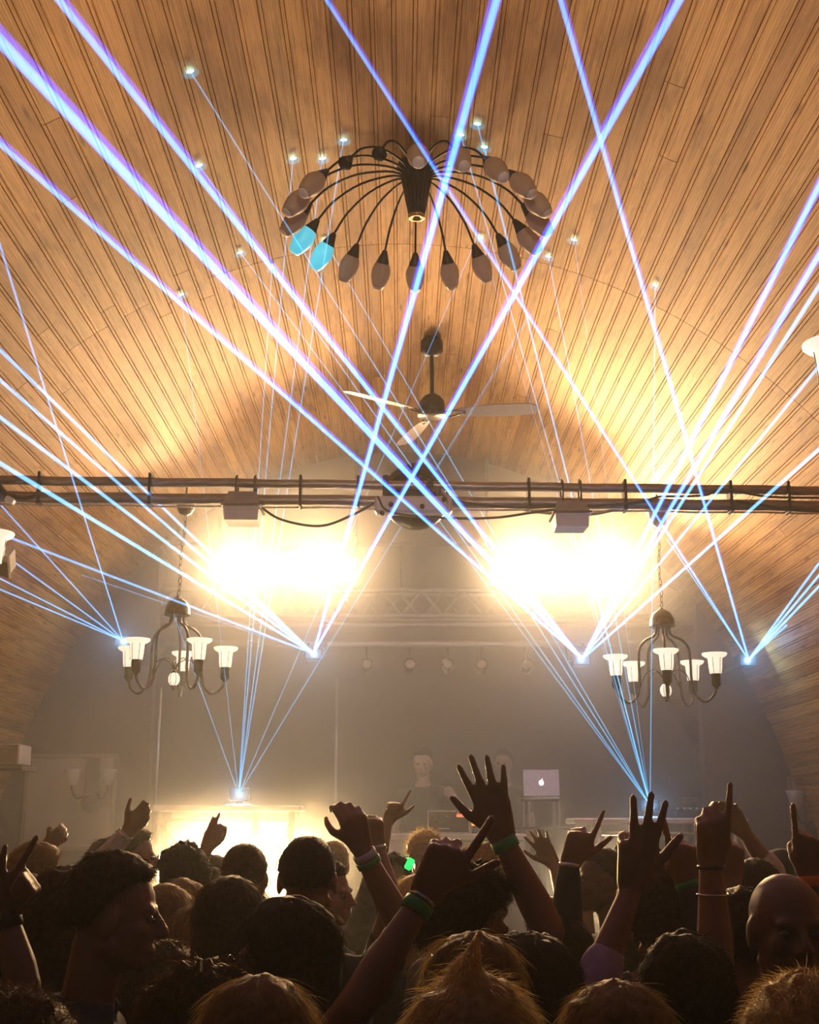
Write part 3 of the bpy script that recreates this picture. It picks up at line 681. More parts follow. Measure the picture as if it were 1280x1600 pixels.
# low stage lights
for (x, z, W, lb) in ((-1.16, 1.50, .95, 'blazing low stage light behind the crowd at the left'), (1.5, 1.32, .45, 'small low stage light glowing behind the crowd at the right')):
    t = thing('floor_light', lb, 'stage light', (x, 9.7, STAGE_Z))
    MB().box((x, 9.70, z), (W+.1, .1, .3), ch=.015).build('housing', M['black'], t)
    MB().box((x, 9.647, z), (W, .008, .2)).build('reflector', M['lampglow'], t)
    for k in range(4): MB().lathe([(0, 0), (.08, 0), (.085, .01), (0, .02)], 16, Matrix.Translation(Vector((x+(k-1.5)*W/4.1, 9.645, z))) @ Matrix.Rotation(R(90), 4, 'X') @ Matrix.Scale(min(1, W/.75), 4)).build('lamp_cell', M['lampglow'], t)
    for s in (-1, 1): MB().tube([(x+s*W*.4, 9.7, z-.1), (x+s*W*.45, 9.7, STAGE_Z)], .018, 8).build('leg', M['iron'], t)

# ------------------------------------------------------------------ on the walls
def sconce(p, d, label, S=1.0):
    p = Vector(p); t = thing('wall_sconce', label, 'wall lamp', tuple(p))
    MB().box(p+Vector((0, -.012, .0))*1, (.11*S, .024, .34*S), ch=.008).build('back_plate', M['darktrim'], t)
    for sx in (-1, 1):
        MB().tube(curve_pts([p+Vector((sx*.03, -.02, -.08))*S, p+Vector((sx*.09, -.08, -.12))*S, p+Vector((sx*.13, -.1, -.06))*S, p+Vector((sx*.13, -.1, -.02))*S], 10), .008, 6).build('arm', M['iron'], t)
        MB().lathe([(0, -.03), (.03, -.02), (.045, .02), (.05, .06), (.062, .09), (.058, .09), (.045, .05), (0, .0)], 14, Matrix.Translation(p+Vector((sx*.13, -.1, 0))*S) @ Matrix.Scale(S, 4)).build('shade', M['shade_rim'], t)
    MB().lathe([(0, -.12), (.05, -.1), (.07, -.05), (.05, 0), (0, .01)], 14, Matrix.Translation(p+Vector((0, -.07, -.1))*S) @ Matrix.Scale(S, 4)).build('bowl', M['iron'], t)
def board(px0, py0, px1, py1, label, y=YW-.006):
    p0, p1 = at(px0, py0, y), at(px1, py1, y); c_ = (p0+p1)/2
    t = thing('wall_board', label, 'board', tuple(c_))
    MB().box((c_.x, y-.012, c_.z), (p1.x-p0.x, .024, p0.z-p1.z), ch=.006).build('panel', M['pale'], t)
    for (cx, cz, w_, h_) in ((c_.x, p0.z, p1.x-p0.x+.03, .03), (c_.x, p1.z, p1.x-p0.x+.03, .03), (p0.x, c_.z, .03, p0.z-p1.z), (p1.x, c_.z, .03, p0.z-p1.z)):
        MB().box((cx, y-.018, cz), (w_, .036, h_), ch=.004).build('frame', M['sidewall'], t)
board(46, 1181, 174, 1326, 'large pale wall board left of the stage behind a wall lamp')
sconce(at(146, 1222, YW-.05), 0, 'two-armed wall lamp on the pale board at the left', 1.15)
board(1232, 1216, 1300, 1340, 'pale wall board at the right edge beside the stage')
sconce(at(1268, 1258, YW-.05), 0, 'two-armed wall lamp on the board at the right edge', 1.3)
p0 = at(-30, 1164, 8.9); p1 = at(38, 1196, 8.9)
t = thing('wall_box', 'pale rectangular box with a dark lower edge high on the left wall', 'box', tuple((p0+p1)/2))
MB().box((p0+p1)/2, (p1.x-p0.x, .3, p0.z-p1.z), ch=.01).build('case', M['pale'], t)
MB().box(((p0.x+p1.x)/2+.02, 8.9, p1.z-.02), (p1.x-p0.x+.04, .34, .04), ch=.008).build('rim', M['darktrim'], t)
# ------------------------------------------------------------------ laser projectors and their beams
LENS = mat('laser_aperture', (.8, .9, 1), .3, emit=(.45, .75, 1), es=30)
DOT = mat('laser_dot', (.8, 1, 1), .3, emit=(.16, .6, 1), es=7)  # emissive disc stands in for the spot where a beam lands
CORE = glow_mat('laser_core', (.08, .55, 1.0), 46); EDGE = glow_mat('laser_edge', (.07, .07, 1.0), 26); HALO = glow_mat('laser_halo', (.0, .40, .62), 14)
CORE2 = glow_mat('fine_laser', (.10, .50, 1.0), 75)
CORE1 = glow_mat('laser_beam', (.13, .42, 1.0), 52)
def sub(a, b, n=28): return [a.lerp(b, k/n) for k in range(n+1)]
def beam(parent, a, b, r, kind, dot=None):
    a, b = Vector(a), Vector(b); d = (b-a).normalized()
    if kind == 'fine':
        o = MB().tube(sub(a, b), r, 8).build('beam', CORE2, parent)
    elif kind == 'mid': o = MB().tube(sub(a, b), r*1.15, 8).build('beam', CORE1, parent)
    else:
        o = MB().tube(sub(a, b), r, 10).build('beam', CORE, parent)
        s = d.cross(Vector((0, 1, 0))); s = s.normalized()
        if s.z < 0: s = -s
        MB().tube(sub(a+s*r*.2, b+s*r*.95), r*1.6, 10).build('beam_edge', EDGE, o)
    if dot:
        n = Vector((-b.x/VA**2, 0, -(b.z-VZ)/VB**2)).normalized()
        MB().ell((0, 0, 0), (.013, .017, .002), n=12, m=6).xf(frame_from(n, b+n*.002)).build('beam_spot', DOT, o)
        MB().ell((0, 0, 0), (.034, .040, .012), n=14, m=8).xf(frame_from(n, b+n*.014)).build('beam_halo', HALO, o)  # flat emissive volume put in to imitate the glow round the dot
def inside(p):
    return (p.x/(VA*.985))**2+((max(p.z, VZ)-VZ)/(VB*.985))**2 < 1 and p.y > -1.5 and abs(p.x) < 3.3
YL = 10.2
def projector(px, py, y, label, on, beams, power=4.0):
    p = at(px, py, y); t = thing('laser_projector', label, 'laser projector', tuple(p), None)
    c_ = p+Vector((0, .085, .0))
    MB().box(c_, (.15, .15, .10), ch=.01).build('housing', M['black'], t)
    MB().lathe([(0, 0), (.014, 0), (.012, .006), (0, .008)], 14, Matrix.Translation(p+Vector((0, .012, 0))) @ Matrix.Rotation(R(90), 4, 'X')).build('aperture', LENS, t)
    lamp('laser_glint', 'POINT', p+Vector((0, -.03, 0)), power, (.25, .55, 1.0), shadow_soft_size=.015)
    if on == 'bar':
        for s in (-1, 1): MB().tube([c_+Vector((s*.08, 0, 0)), c_+Vector((s*.08, .2, .02)), (c_.x+s*.08, 10.67, at(690, 1006, 10.7).z)], .008, 6).build('yoke', M['black'], t)
    elif on == 'wall':
        MB().box((c_.x, 10.39, c_.z), (.1, .03, .18), ch=.006).build('bracket', M['iron'], t); MB().tube([c_, (c_.x, 10.39, c_.z)], .02, 8).build('arm', M['iron'], t)
    else:
        MB().box(c_+Vector((0, 0, -.05-(c_.z-.05-on)/2)), (.05, .05, max(.01, c_.z-.05-on)), ch=.004).build('foot', M['iron'], t)
        MB().box((c_.x, c_.y, on+.006), (.2, .16, .012), ch=.003).build('base_plate', M['whitefix'], t)
    for q in beams:
        k, x, yv, v = q[:4]
        if k == 'far':       # v is the beam's width in the picture: the wider, the nearer it passes
            P = dep(x, yv, 10.2*4.6/v); d = (P-p).normalized(); L_ = (P-p).length; e = p+d*L_; s = L_
            while inside(p+d*(s+.05)) and s < L_+3.0: s += .05
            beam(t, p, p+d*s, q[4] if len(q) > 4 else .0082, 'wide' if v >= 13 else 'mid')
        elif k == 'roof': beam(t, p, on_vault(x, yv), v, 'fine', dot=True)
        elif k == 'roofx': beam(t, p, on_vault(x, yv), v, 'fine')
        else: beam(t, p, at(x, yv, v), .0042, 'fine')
fr = .0042
projector(490, 1021, YL, 'laser box under the left light bar, thick blue beams fanning left and up', 'bar',
 [('far', 0, 547, 9), ('far', 0, 594, 9), ('far', 0, 652, 10), ('far', 0, 724, 11), ('far', 0, 834, 6.5), ('far', 0, 855, 5, .005), ('far', 776, 0, 21), ('far', 1062, 0, 21)])
projector(910, 1030, YL, 'laser box under the right light bar, thick beams to both upper corners', 'bar',
 [('far', 0, 64, 27, .0095), ('far', 92, 0, 20), ('far', 0, 225, 15), ('far', 1280, 290, 15), ('far', 1280, 398, 14), ('far', 1280, 447, 11), ('far', 1280, 572, 11, .006), ('far', 1280, 702, 9)])
projector(1170, 1031, 9.5, 'laser box on the wall right of the stage, beams up left and right', 'wall',
 [('far', 510, 0, 14, .006), ('far', 876, 0, 15, .007), ('far', 1280, 880, 6), ('far', 1280, 899, 6), ('far', 1280, 916, 6), ('far', 1280, 931, 5.5), ('far', 1280, 987, 5, .0025), ('at', 1042, 842, 7.6)])
projector(192, 1001, 9.5, 'laser box on the wall left of the stage, cyan beams to the left edge', 'wall',
 [('far', 0, 383, 11, .0045), ('far', 0, 788, 6.6, .005), ('far', 0, 862, 6.6, .005), ('far', 0, 904, 6.6, .005), ('far', 0, 921, 6.6, .005)])
projector(373, 1241, 9.25, 'laser box on the left truss table, fan of thin beams straight up', at(373, 1263, 9.15).z+.022,
 [('roof', 458, 247, fr), ('roof', 537, 218, fr), ('roof', 504, 247, fr), ('roof', 425, 418, fr), ('roof', 283, 460, fr*.7), ('at', 268, 950, 8.8), ('roofx', 745, 372, fr*.8), ('roofx', 826, 494, fr*.8), ('roofx', 834, 486, fr*.6)], 2.5)
projector(1016, 1258, 9.25, 'laser box on the right truss table, fan of thin beams to the ceiling', at(1016, 1283, 9.15).z+.022,
 [('roof', 375, 394, fr), ('roof', 311, 258, fr), ('roof', 297, 111, fr), ('roof', 507, 376, fr), ('roof', 746, 193, fr), ('roof', 757, 229, fr), ('roof', 720, 210, fr), ('roof', 857, 400, fr), ('roof', 897, 374, fr*.6), ('roof', 1024, 445, fr), ('roof', 751, 371, fr*.6)], 2.5)
# ------------------------------------------------------------------ people
SKIN = {k: mottled('skin_'+k, a, b, 9, .5, .12) for k, a, b in (('fair', (.19, .08, .042), (.24, .105, .056)), ('tan', (.13, .052, .027), (.16, .07, .037)), ('pale', (.6, .42, .32), (.68, .5, .4)), ('deep', (.09, .04, .022), (.12, .055, .03)))}  # shade is put into the crowd tones; pale is left undarkened
def hair_mat(name, c1, c2):
    m = bpy.data.materials.new('hair_'+name); m.use_nodes = True; nt = m.node_tree; b = nt.nodes['Principled BSDF']; out = nt.nodes['Material Output']
    no = nn(m, 'ShaderNodeTexNoise'); no.inputs['Scale'].default_value = 60; tc = nn(m, 'ShaderNodeTexCoord'); lk(m, tc.outputs['Object'], no.inputs[0])
    rp = nn(m, 'ShaderNodeValToRGB'); rp.color_ramp.elements[0].color = (*c1, 1); rp.color_ramp.elements[1].color = (*c2, 1); rp.color_ramp.elements[0].position = .3; rp.color_ramp.elements[1].position = .7
    lk(m, no.outputs[0], rp.inputs[0]); lk(m, rp.outputs[0], b.inputs['Base Color']); b.inputs['Roughness'].default_value = .5; b.inputs['Specular IOR Level'].default_value = .3; b.inputs['Specular Tint'].default_value = (1, .6, .3, 1)
    tr_ = nn(m, 'ShaderNodeBsdfTranslucent'); lk(m, rp.outputs[0], tr_.inputs[0]); mx = nn(m, 'ShaderNodeMixShader'); mx.inputs[0].default_value = .5
    lk(m, b.outputs[0], mx.inputs[1]); lk(m, tr_.outputs[0], mx.inputs[2]); lk(m, mx.outputs[0], out.inputs['Surface']); return m
HAIR = dict(dark=hair_mat('dark', (.008, .004, .002), (.03, .014, .005)), brown=hair_mat('brown', (.04, .018, .006), (.09, .042, .014)),
            light=hair_mat('light_brown', (.21, .125, .038), (.36, .225, .075)), blond=hair_mat('blond', (.40, .27, .09), (.64, .46, .18)))
CL = {k: mottled('cloth_'+k, a, tuple(q*1.4 for q in a), 25, .85, .3) for k, a in dict(black=(.012, .011, .012), navy=(.015, .018, .035), grey=(.09, .085, .08), white=(.45, .42, .38), lavender=(.30, .22, .30), olive=(.06, .06, .035), denim=(.04, .05, .08), red=(.2, .03, .02), silver=(.3, .3, .3)).items()}
BAND = dict(green=mat('green_band', (.02, .3, .06), .5), black=mat('black_band', (.01, .01, .01), .4), orange=mat('orange_band', (.7, .12, .02), .5), white=mat('white_band', (.6, .6, .6), .5), steel=mat('watch_steel', (.5, .5, .5), .25, .9))
EYEW = mat('eye_white', (.12, .1, .09), .2); EYED = mat('eye_iris', (.03, .02, .015), .15); GLS = mat('glasses_frame', (.02, .02, .02), .3, .5); LIPS = mat('lips', (.3, .1, .08), .4)

def remesh(mb, name, m, parent, vox, smooth=2, fac=.5):
    me = mb.mesh(name); o = bpy.data.objects.new('tmp', me); COL.objects.link(o)
    r = o.modifiers.new('r', 'REMESH'); r.mode = 'VOXEL'; r.voxel_size = vox; r.use_smooth_shade = True
    if smooth: s = o.modifiers.new('s', 'SMOOTH'); s.factor = fac; s.iterations = smooth
    dg = bpy.context.evaluated_depsgraph_get(); ev = o.evaluated_get(dg); me2 = bpy.data.meshes.new_from_object(ev); me2.name = name
    bpy.data.objects.remove(o); bpy.data.meshes.remove(me)
    me2.materials.clear(); me2.materials.append(m)
    o2 = bpy.data.objects.new(name, me2); COL.objects.link(o2)
    if parent is not None: o2.parent = parent; o2.matrix_parent_inverse = MW[parent.name].inverted()
    MW[o2.name] = Matrix.Identity(4); return o2
def cap(mb, a, b, ra, rb, n=10):
    """capsule with rounded ends, tapering"""
    a, b = Vector(a), Vector(b); d = b-a; L_ = d.length
    if L_ < 1e-5: return mb.ell(a, (ra, ra, ra), n=n, m=6)
    d /= L_
    mb.tube([a-d*ra*.95, a-d*ra*.6, a, b, b+d*rb*.6, b+d*rb*.95], [ra*.3, ra*.8, ra, rb, rb*.8, rb*.3], n)
POSE = dict(
 open=[(6, 8, 6)]*4, relaxed=[(18, 22, 14), (20, 26, 16), (24, 30, 18), (28, 34, 20)],
 point=[(2, 6, 4), (78, 98, 50), (82, 98, 50), (84, 98, 50)], fist=[(82, 98, 48)]*4,
 claw=[(34, 52, 34), (40, 56, 36), (44, 58, 38), (50, 60, 40)], horns=[(4, 6, 4), (80, 96, 50), (82, 98, 50), (8, 10, 6)],
 ok=[(38, 62, 40), (44, 64, 40), (12, 16, 10), (4, 8, 6)], three=[(4, 6, 5), (3, 5, 4), (8, 10, 8), (70, 85, 50)],
 hookup=[(4, 8, 6), (46, 60, 40), (60, 76, 40), (74, 90, 46)])
def hand(mb, W, d, X, N, pose, s=1.0, thumb='out'):
    """palm from the wrist W along d; X towards the thumb, N the way the palm faces"""
    d = d.normalized(); X = (X-d*X.dot(d)).normalized(); N2 = d.cross(X); N = N2 if N2.dot(N) > 0 else -N2
    lat = (.029, .0098, -.0098, -.028); kn = (.088, .092, .087, .079); spl = dict(open=(11, 3, -5, -15), three=(9, 1, -7, -10), claw=(8, 2, -3, -8)).get(pose, (3, 1, -1, -3))
    seg_ = ((.041, .025, .021), (.045, .028, .021), (.042, .026, .021), (.033, .020, .018)); P = lambda x, y, z=0: W+(X*x+d*y+N*z)*s
    for k in range(4):
        K = P(lat[k], kn[k]); cap(mb, P(lat[k]*.55, .008), K, .0165*s, .0125*s, 8)
        a0 = R(spl[k]); dd = (d*math.cos(a0)+X*math.sin(a0)); bend = 0; p = K; rr = (.0098, .0092, .0086, .0078)
        for j in range(3):
            bend += R(POSE[pose][k][j]); v = dd*math.cos(bend)+N*math.sin(bend); q = p+v*seg_[k][j]*s
            f_ = .9 if k == 3 else 1
            cap(mb, p, q, rr[j]*s*f_, rr[j+1]*s*f_, 8); p = q
    cap(mb, P(.0, .02), P(.0, .075), .019*s, .016*s, 8)
    cap(mb, P(.014, .018, .004), P(.032, .046, .008), .0165*s, .0145*s, 8)
    if pose in ('fist', 'point', 'horns', 'hookup') and thumb != 'out': pts = [P(.032, .044, .008), P(.034, .066, .028), P(.012, .078, .040), P(-.006, .084, .040)]
    elif pose in ('ok',): pts = [P(.032, .044, .008), P(.048, .074, .026), P(.044, .104, .040), P(.04, .12, .045)]
    elif pose == 'claw': pts = [P(.032, .044, .008), P(.054, .066, .03), P(.056, .086, .052), P(.05, .096, .07)]
    else: pts = [P(.032, .044, .006), P(.056, .070, .008), P(.07, .098, .006), P(.078, .116, .0)]
    for j in range(3): cap(mb, pts[j], pts[j+1], (.0135, .0112, .0098)[j]*s, (.0112, .0098, .0082)[j]*s, 8)

def head_prims(mb, T_, fem, s):
    A = T_
    def e(c, r, rot=None): mb2 = MB().ell(c, r, rot, 16, 12).xf(A); mb.v += mb2.v; mb.f += [[i+mb.n for i in f] for f in mb2.f]; mb.sm += mb2.sm; mb.n += mb2.n
    def k(a, b, ra, rb): cap(mb, A @ Vector(a), A @ Vector(b), ra*s, rb*s, 8)
    j = .9 if fem else 1.0
    e((0, -.012, .03), (.075, .094, .086)); e((0, .02, -.03), (.062*j, .066, .08)); e((0, .06, -.09), (.026*j, .022, .021))
    for x in (-1, 1):
        e((x*.037, .056, -.02), (.024, .024, .024)); e((x*.079, -.004, -.006), (.0085, .021, .033), Matrix.Rotation(R(-8), 3, 'X'))
        e((x*.012, .098, -.033), (.0095, .01, .008)); k((x*.02, .05, -.085), (x*.05, .0, -.055), .02, .022)
    k((-.04, .077, .02), (.04, .077, .02), .011, .011); k((0, .086, .012), (0, .109, -.026), .008, .0125)
    k((-.018, .088, -.059), (.018, .088, -.059), .0072, .0072); k((-.015, .087, -.07), (.015, .087, -.07), .008, .008)

def hair_build(parent, T_, style, m, near, seed, s):
    rg = np.random.default_rng(seed); n, mm = (44, 30) if near else (30, 20)
    el = np.linspace(0.001, math.pi-.001, mm+1); az = np.linspace(0, 2*math.pi, n, endpoint=False)
    E, Z = np.meshgrid(el, az, indexing='ij'); dx, dy, dz = np.sin(E)*np.sin(Z), np.sin(E)*np.cos(Z), np.cos(E)
    thick = dict(crew=.009, short=.016, messy=.03, curly=.036, long=.02, bob=.024, pony=.014, spiky=.02, cap=.018, tuft=.022)[style]
    c = np.array([0, -.012, .03]); r = np.array([.075, .094, .086])
    longish = style in ('long', 'bob')
    line = np.interp(dy, [-1, -.4, .1, .55, 1], [-.72, -.62, .0, .42, .50])       # hair above this height on the unit sphere
    if longish: line = np.interp(dy, [-1, .2, .55, .8, 1], [-1.2, -1.2, -.2, .55, .6])
    if style == 'cap': line = np.interp(dy, [-1, 1], [-.1, .2])
    up_ = np.clip((dz-line)/.22, 0, 1); up_ = up_*up_*(3-2*up_)
    P = np.stack([dx, dy, dz], -1)
    rough = dict(crew=.002, short=.004, messy=.012, curly=.006, long=.003, bob=.005, pony=.003, spiky=.006, cap=.0005, tuft=.006)[style]
    fr_ = 5 if style not in ('curly', 'messy') else 9
    nz = np.array([[mnoise.noise(Vector(P[i, j]*fr_)+Vector((seed*1.7, 0, 0))) for j in range(n)] for i in range(mm+1)])
    if style in ('curly', 'messy'): nz = nz+.45*np.array([[mnoise.noise(Vector(P[i, j]*13)+Vector((seed, 3, 0))) for j in range(n)] for i in range(mm+1)])
    th = -.014+up_*(thick+.014)+nz*rough*up_*2
    th = th+up_*np.clip(dz, 0, 1)*thick*(.35 if style in ('short', 'messy', 'curly', 'spiky', 'tuft') else .1)
    Q = c+P*(r+th[..., None])
    if longish:
        drop = .30 if style == 'long' else .13
        low = np.clip(-dz, 0, 1); back = np.clip(.65-dy, 0, 1)**.5
        f = np.where(dy < .55, 1, 0)*low
        Q[..., 2] = Q[..., 2]-f*drop*back
        wdt = 1+.35*f*(1 if style == 'long' else .8)
        sgn = np.sign(dx+1e-9)
        tx = sgn*np.minimum(np.abs(dx)*1.6+.05, 1)*.094
        Q[..., 0] = Q[..., 0]*(1-f)+f*np.where(np.abs(Q[..., 0]*wdt) > np.abs(tx)*.9, Q[..., 0]*wdt, tx*np.clip(np.abs(dx)*4, 0, 1))
        Q[..., 1] = Q[..., 1]*(1-f)+f*(-.055+dy*.06)
    if style == 'tuft':
        g = np.exp(-((dx+.1)**2+(dy+.1)**2)/.03)*(dz > 0); Q[..., 2] += g*.055; Q[..., 0] += g*.018
    F = []
    for i in range(mm):
        for j in range(n): j2 = (j+1) % n; F.append((i*n+j, (i+1)*n+j, (i+1)*n+j2, i*n+j2))
    mb = MB().add(Q.reshape(-1, 3), F)
    # strands: tapered ribbons that leave the surface and bend with the style
    N_ = {True: 3600, False: 700}[near]
    if style in ('curly', 'messy'): N_ = int(N_*1.5)
    if style == 'cap': N_ = 0
    if N_:
        w_ = (up_ > .55)[1:-1].astype(float)*np.sin(E[1:-1]); pr = (w_/w_.sum()).ravel(); ids = rg.choice(len(pr), N_, p=pr); ii, jj = ids//n+1, ids % n
        uu, vv = rg.random(N_)[:, None], rg.random(N_)[:, None]
        base = Q[ii, jj]*(1-uu)*(1-vv)+Q[np.minimum(ii+1, mm-1), jj]*uu*(1-vv)+Q[ii, (jj+1) % n]*(1-uu)*vv+Q[np.minimum(ii+1, mm-1), (jj+1) % n]*uu*vv
        nrm = P[ii, jj]; nrm = nrm/np.linalg.norm(nrm, axis=1)[:, None]
        down = np.stack([dx[ii, jj]*.5, dy[ii, jj]*.5-.25, -np.ones(N_)], 1); down = down-nrm*(down*nrm).sum(1)[:, None]; down /= np.linalg.norm(down, axis=1)[:, None]+1e-6
        rnd = rg.normal(size=(N_, 3)); Lh, a_n, a_d, a_r = dict(crew=(.008, 1, .2, .25), short=(.016, .35, .9, .4), messy=(.028, .35, .9, .5), curly=(.026, .6, .4, 1.1), long=(.06, .06, 1, .10), bob=(.045, .10, 1, .2), pony=(.035, .08, 1, .12), spiky=(.028, 1, .05, .3), tuft=(.034, .22, .9, .35))[style]
        Ls = Lh*(.5+rg.random(N_))[:, None]; fly = (rg.random(N_) < .10)[:, None]
        d0 = nrm*(a_n+fly*.35)+down*a_d+rnd*(a_r+fly*.25)*.5; d0 /= np.linalg.norm(d0, axis=1)[:, None]
        d1 = d0+down*.5+rnd*a_r*.4*(-1 if style == 'curly' else .5); d1 /= np.linalg.norm(d1, axis=1)[:, None]
        cv = 4.5*Ls*Ls; p0 = base-nrm*.003; p1 = p0+d0*Ls*.4-nrm*cv*.16; p2 = p1+(d0+d1)*.5*Ls*.35-nrm*cv*.4; p3 = p2+d1*Ls*.35-nrm*cv*.44
        side = np.cross(d0, rg.normal(size=(N_, 3))); side /= np.linalg.norm(side, axis=1)[:, None]+1e-6
        wd = (.0005 if near else .0010)*(.7+.6*rg.random(N_))[:, None]
        V = np.stack([p0-side*wd, p0+side*wd, p1-side*wd*.9, p1+side*wd*.9, p2-side*wd*.65, p2+side*wd*.65, p3], 1).reshape(-1, 3)
        F = []
        for k in range(N_): q = 7*k; F += [(q, q+1, q+3, q+2), (q+2, q+3, q+5, q+4), (q+4, q+5, q+6)]
        mb.add(V, F)
    if style == 'pony':
        tail = curve_pts([(0, -.10, .06), (0, -.145, .05), (0, -.165, -.03), (.01, -.15, -.14), (.0, -.13, -.22)], 14)
        mb.tube(tail, [.014]+[.03+.006*math.sin(k) for k in range(1, 12)]+[.026, .018, .006], 12)
        for k in range(260):
            i = rg.integers(1, 12); a = rg.random()*6.28; p = tail[i]+Vector((math.cos(a), math.sin(a)*.8, 0))*.03
            q = p+Vector((rg.normal()*.012, rg.normal()*.012-.004, -.05-rg.random()*.05)); mb.tube([p, p.lerp(q, .5)+Vector((rg.normal()*.004, 0, 0)), q], [.0008, .0007, .0002], 3, cap=False)
    mb.xf(T_)
    return mb.build('hat' if style == 'cap' else 'hair', m, parent)

def person(cx, top, t, yaw, style, hc, shirt='black', skin='fair', label='', arms=(), fem=False, sleeve='short', glasses=False, tilt=0, roll=0, stage=0.0, bands=(), collar=False, face=False, group='people in the crowd', extra=None):
    seed = int(cx*7+top) % 9973; near = t < 3.3
    topp = dep(cx, top, t); s = .96 if fem else 1.0
    hh = .125+dict(crew=.006, short=.014, messy=.03, curly=.036, long=.012, bob=.016, pony=.010, spiky=.03, bald=-.008, cap=.014, tuft=.03)[style]
    Hc = Vector((topp.x, topp.y, topp.z-hh*s)); H = Hc.z+.115*s-stage
    T0 = Matrix.Translation(Hc) @ Matrix.Rotation(R(-yaw), 4, 'Z'); T_ = T0 @ Matrix.Rotation(R(tilt), 4, 'X') @ Matrix.Rotation(R(roll), 4, 'Y') @ Matrix.Scale(s, 4)
    root = thing('person', label, 'person', (Hc.x, Hc.y, stage), group)
    L = lambda x, y, z: T0 @ Vector((x, y, z))
    b = MB(); head_prims(b, T_, fem, s)
    sw = .165 if fem else .195; hipz = stage+.52*H-Hc.z; shz = -.265 if not fem else -.25
    cap(b, T_ @ Vector((0, -.03, -.05)), L(0, -.05, shz+.06), .052*s, .06*s, 12)
    for x in (-1, 1):
        cap(b, L(x*.03, -.05, shz+.05), L(x*sw*.9, -.04, shz-.0), .045, .05, 10)
    b.ell(L(0, -.035, shz-.14), (sw*.88, .1, .19), T0.to_3x3(), 16, 10)
    b.ell(L(0, -.03, (shz+hipz)/2-.05), (sw*.72, .09, abs(hipz-shz)*.5), T0.to_3x3(), 16, 10)
    # arms: given ones follow the photograph, the rest hang at the sides
    used = {}; SH = {x: L(x*sw, -.04, shz) for x in (-1, 1)}
    gl = []
    for A in arms:
        W = dep(*A['w']); E_ = dep(*A['e']); 
        x = A.get('sh') or min((-1, 1), key=lambda q: (SH[q]-E_).length+(10 if q in used else 0)); used[x] = 1
        S_ = SH[x]
        ua, fa = (E_-S_).length, (W-E_).length; MAXU = .34
        if ua > MAXU:   # bring the shoulder up towards the arm, as a raised arm does
            S2 = E_+(S_-E_)*(MAXU/ua); cap(b, S_, S2, .052, .05); S_ = S2
            if ua > .48: print('  long upper arm %.2f  %s' % (ua, label[:50]))
        k = .88 if fem else 1.0
        cap(b, S_, E_, .052*k, .041*k, 12)
        mid = E_.lerp(W, .3); cap(b, E_, mid, .040*k, .041*k, 12); cap(b, mid, W, .041*k, .0265*k, 12)
        tip = dep(A['f'][0], A['f'][1], A['w'][2]+A.get('fd', 0)); d = tip-W
        X = RGT*(1 if A.get('th', 'R') == 'R' else -1)+FW*A.get('tz', 0)
        N = FW*(1 if A.get('palm', 'away') == 'away' else -1)
        hs = A.get('s', .97 if fem else 1.05); hand(b, W, d, X, N, A['pose'], hs, A.get('thumb', 'out'))
        gl.append((S_, E_, W, k, x))
    for x in (-1, 1):
        if x in used: continue
        E_ = L(x*(sw+.05), -.05, shz-.30); W = L(x*(sw+.02), .06, shz-.54); k = .88 if fem else 1.0
        cap(b, SH[x], E_, .05*k, .04*k, 10); cap(b, E_, W, .038*k, .026*k, 10); hand(b, W, L(x*(sw-.0), .14, shz-.62)-W, Vector((0, 0, 1)), T0.to_3x3() @ Vector((-x, 0, 0)), 'relaxed', 1.0)
        gl.append((SH[x], E_, W, k, x))
    vox = (.0062 if (arms and t < 3.6) else .0075) if (arms or face or near) else .010
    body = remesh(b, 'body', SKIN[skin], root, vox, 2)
    # clothes
    c = MB()
    for x in (-1, 1): cap(c, L(x*.05, -.05, shz+.045), L(x*sw*.93, -.04, shz+.002), .045, .062, 10)
    c.ell(L(0, -.035, shz-.13), (sw*.98, .125, .2), T0.to_3x3(), 18, 12)
    c.ell(L(0, -.03, (shz+hipz)/2-.06), (sw*.88, .12, abs(hipz-shz)*.56+.04), T0.to_3x3(), 18, 12)
    for (S_, E_, W, k, x) in gl:
        cap(c, SH[x], S_, .066, .064*k)
        if sleeve == 'short': cap(c, S_, S_.lerp(E_, .5), .064*k, .056*k, 12)
        elif sleeve == 'rolled': cap(c, S_, E_, .064*k, .056*k, 12); cap(c, E_, E_.lerp(W, .28), .056*k, .053*k, 12)
        elif sleeve == 'long': cap(c, S_, E_, .064*k, .052*k, 12); cap(c, E_, E_.lerp(W, .9), .052*k, .036*k, 12)
        elif sleeve == 'none': pass
    if collar:
        for a in np.linspace(-2.5, 2.5, 11): 
            p = L(.066*math.sin(a), -.05-.07*math.cos(a), shz+.09+.012*math.cos(a)); c.ell(p, (.016, .016, .024), n=8, m=6)
    top_ = remesh(c, 'jacket' if sleeve == 'long' else 'shirt', CL[shirt], root, .013, 3)
    dm = MB()
    for x in (-1, 1):
        hp, kn_, an = L(x*.085, -.03, hipz+.0), L(x*.1, .0, hipz*.5+(stage-Hc.z)*.5+.02), L(x*.1, -.03, stage-Hc.z+.09)
        cap(dm, hp, kn_, .085, .058); cap(dm, kn_, an, .056, .045)
    dm.ell(L(0, -.03, hipz+.04), (.15, .11, .12), T0.to_3x3(), 14, 10)
    remesh(dm, 'trousers', CL['denim' if seed % 2 else 'black'], root, .02, 2)
    for x in (-1, 1):
        sh = MB(); q = T0.to_3x3(); sh.ell(L(x*.1, .05, stage-Hc.z+.045), (.046, .13, .042), q, 12, 8); sh.box(L(x*.1, .05, stage-Hc.z+.012), (.088, .25, .022), q, .006)
        sh.build('shoe', CL['black'], root)
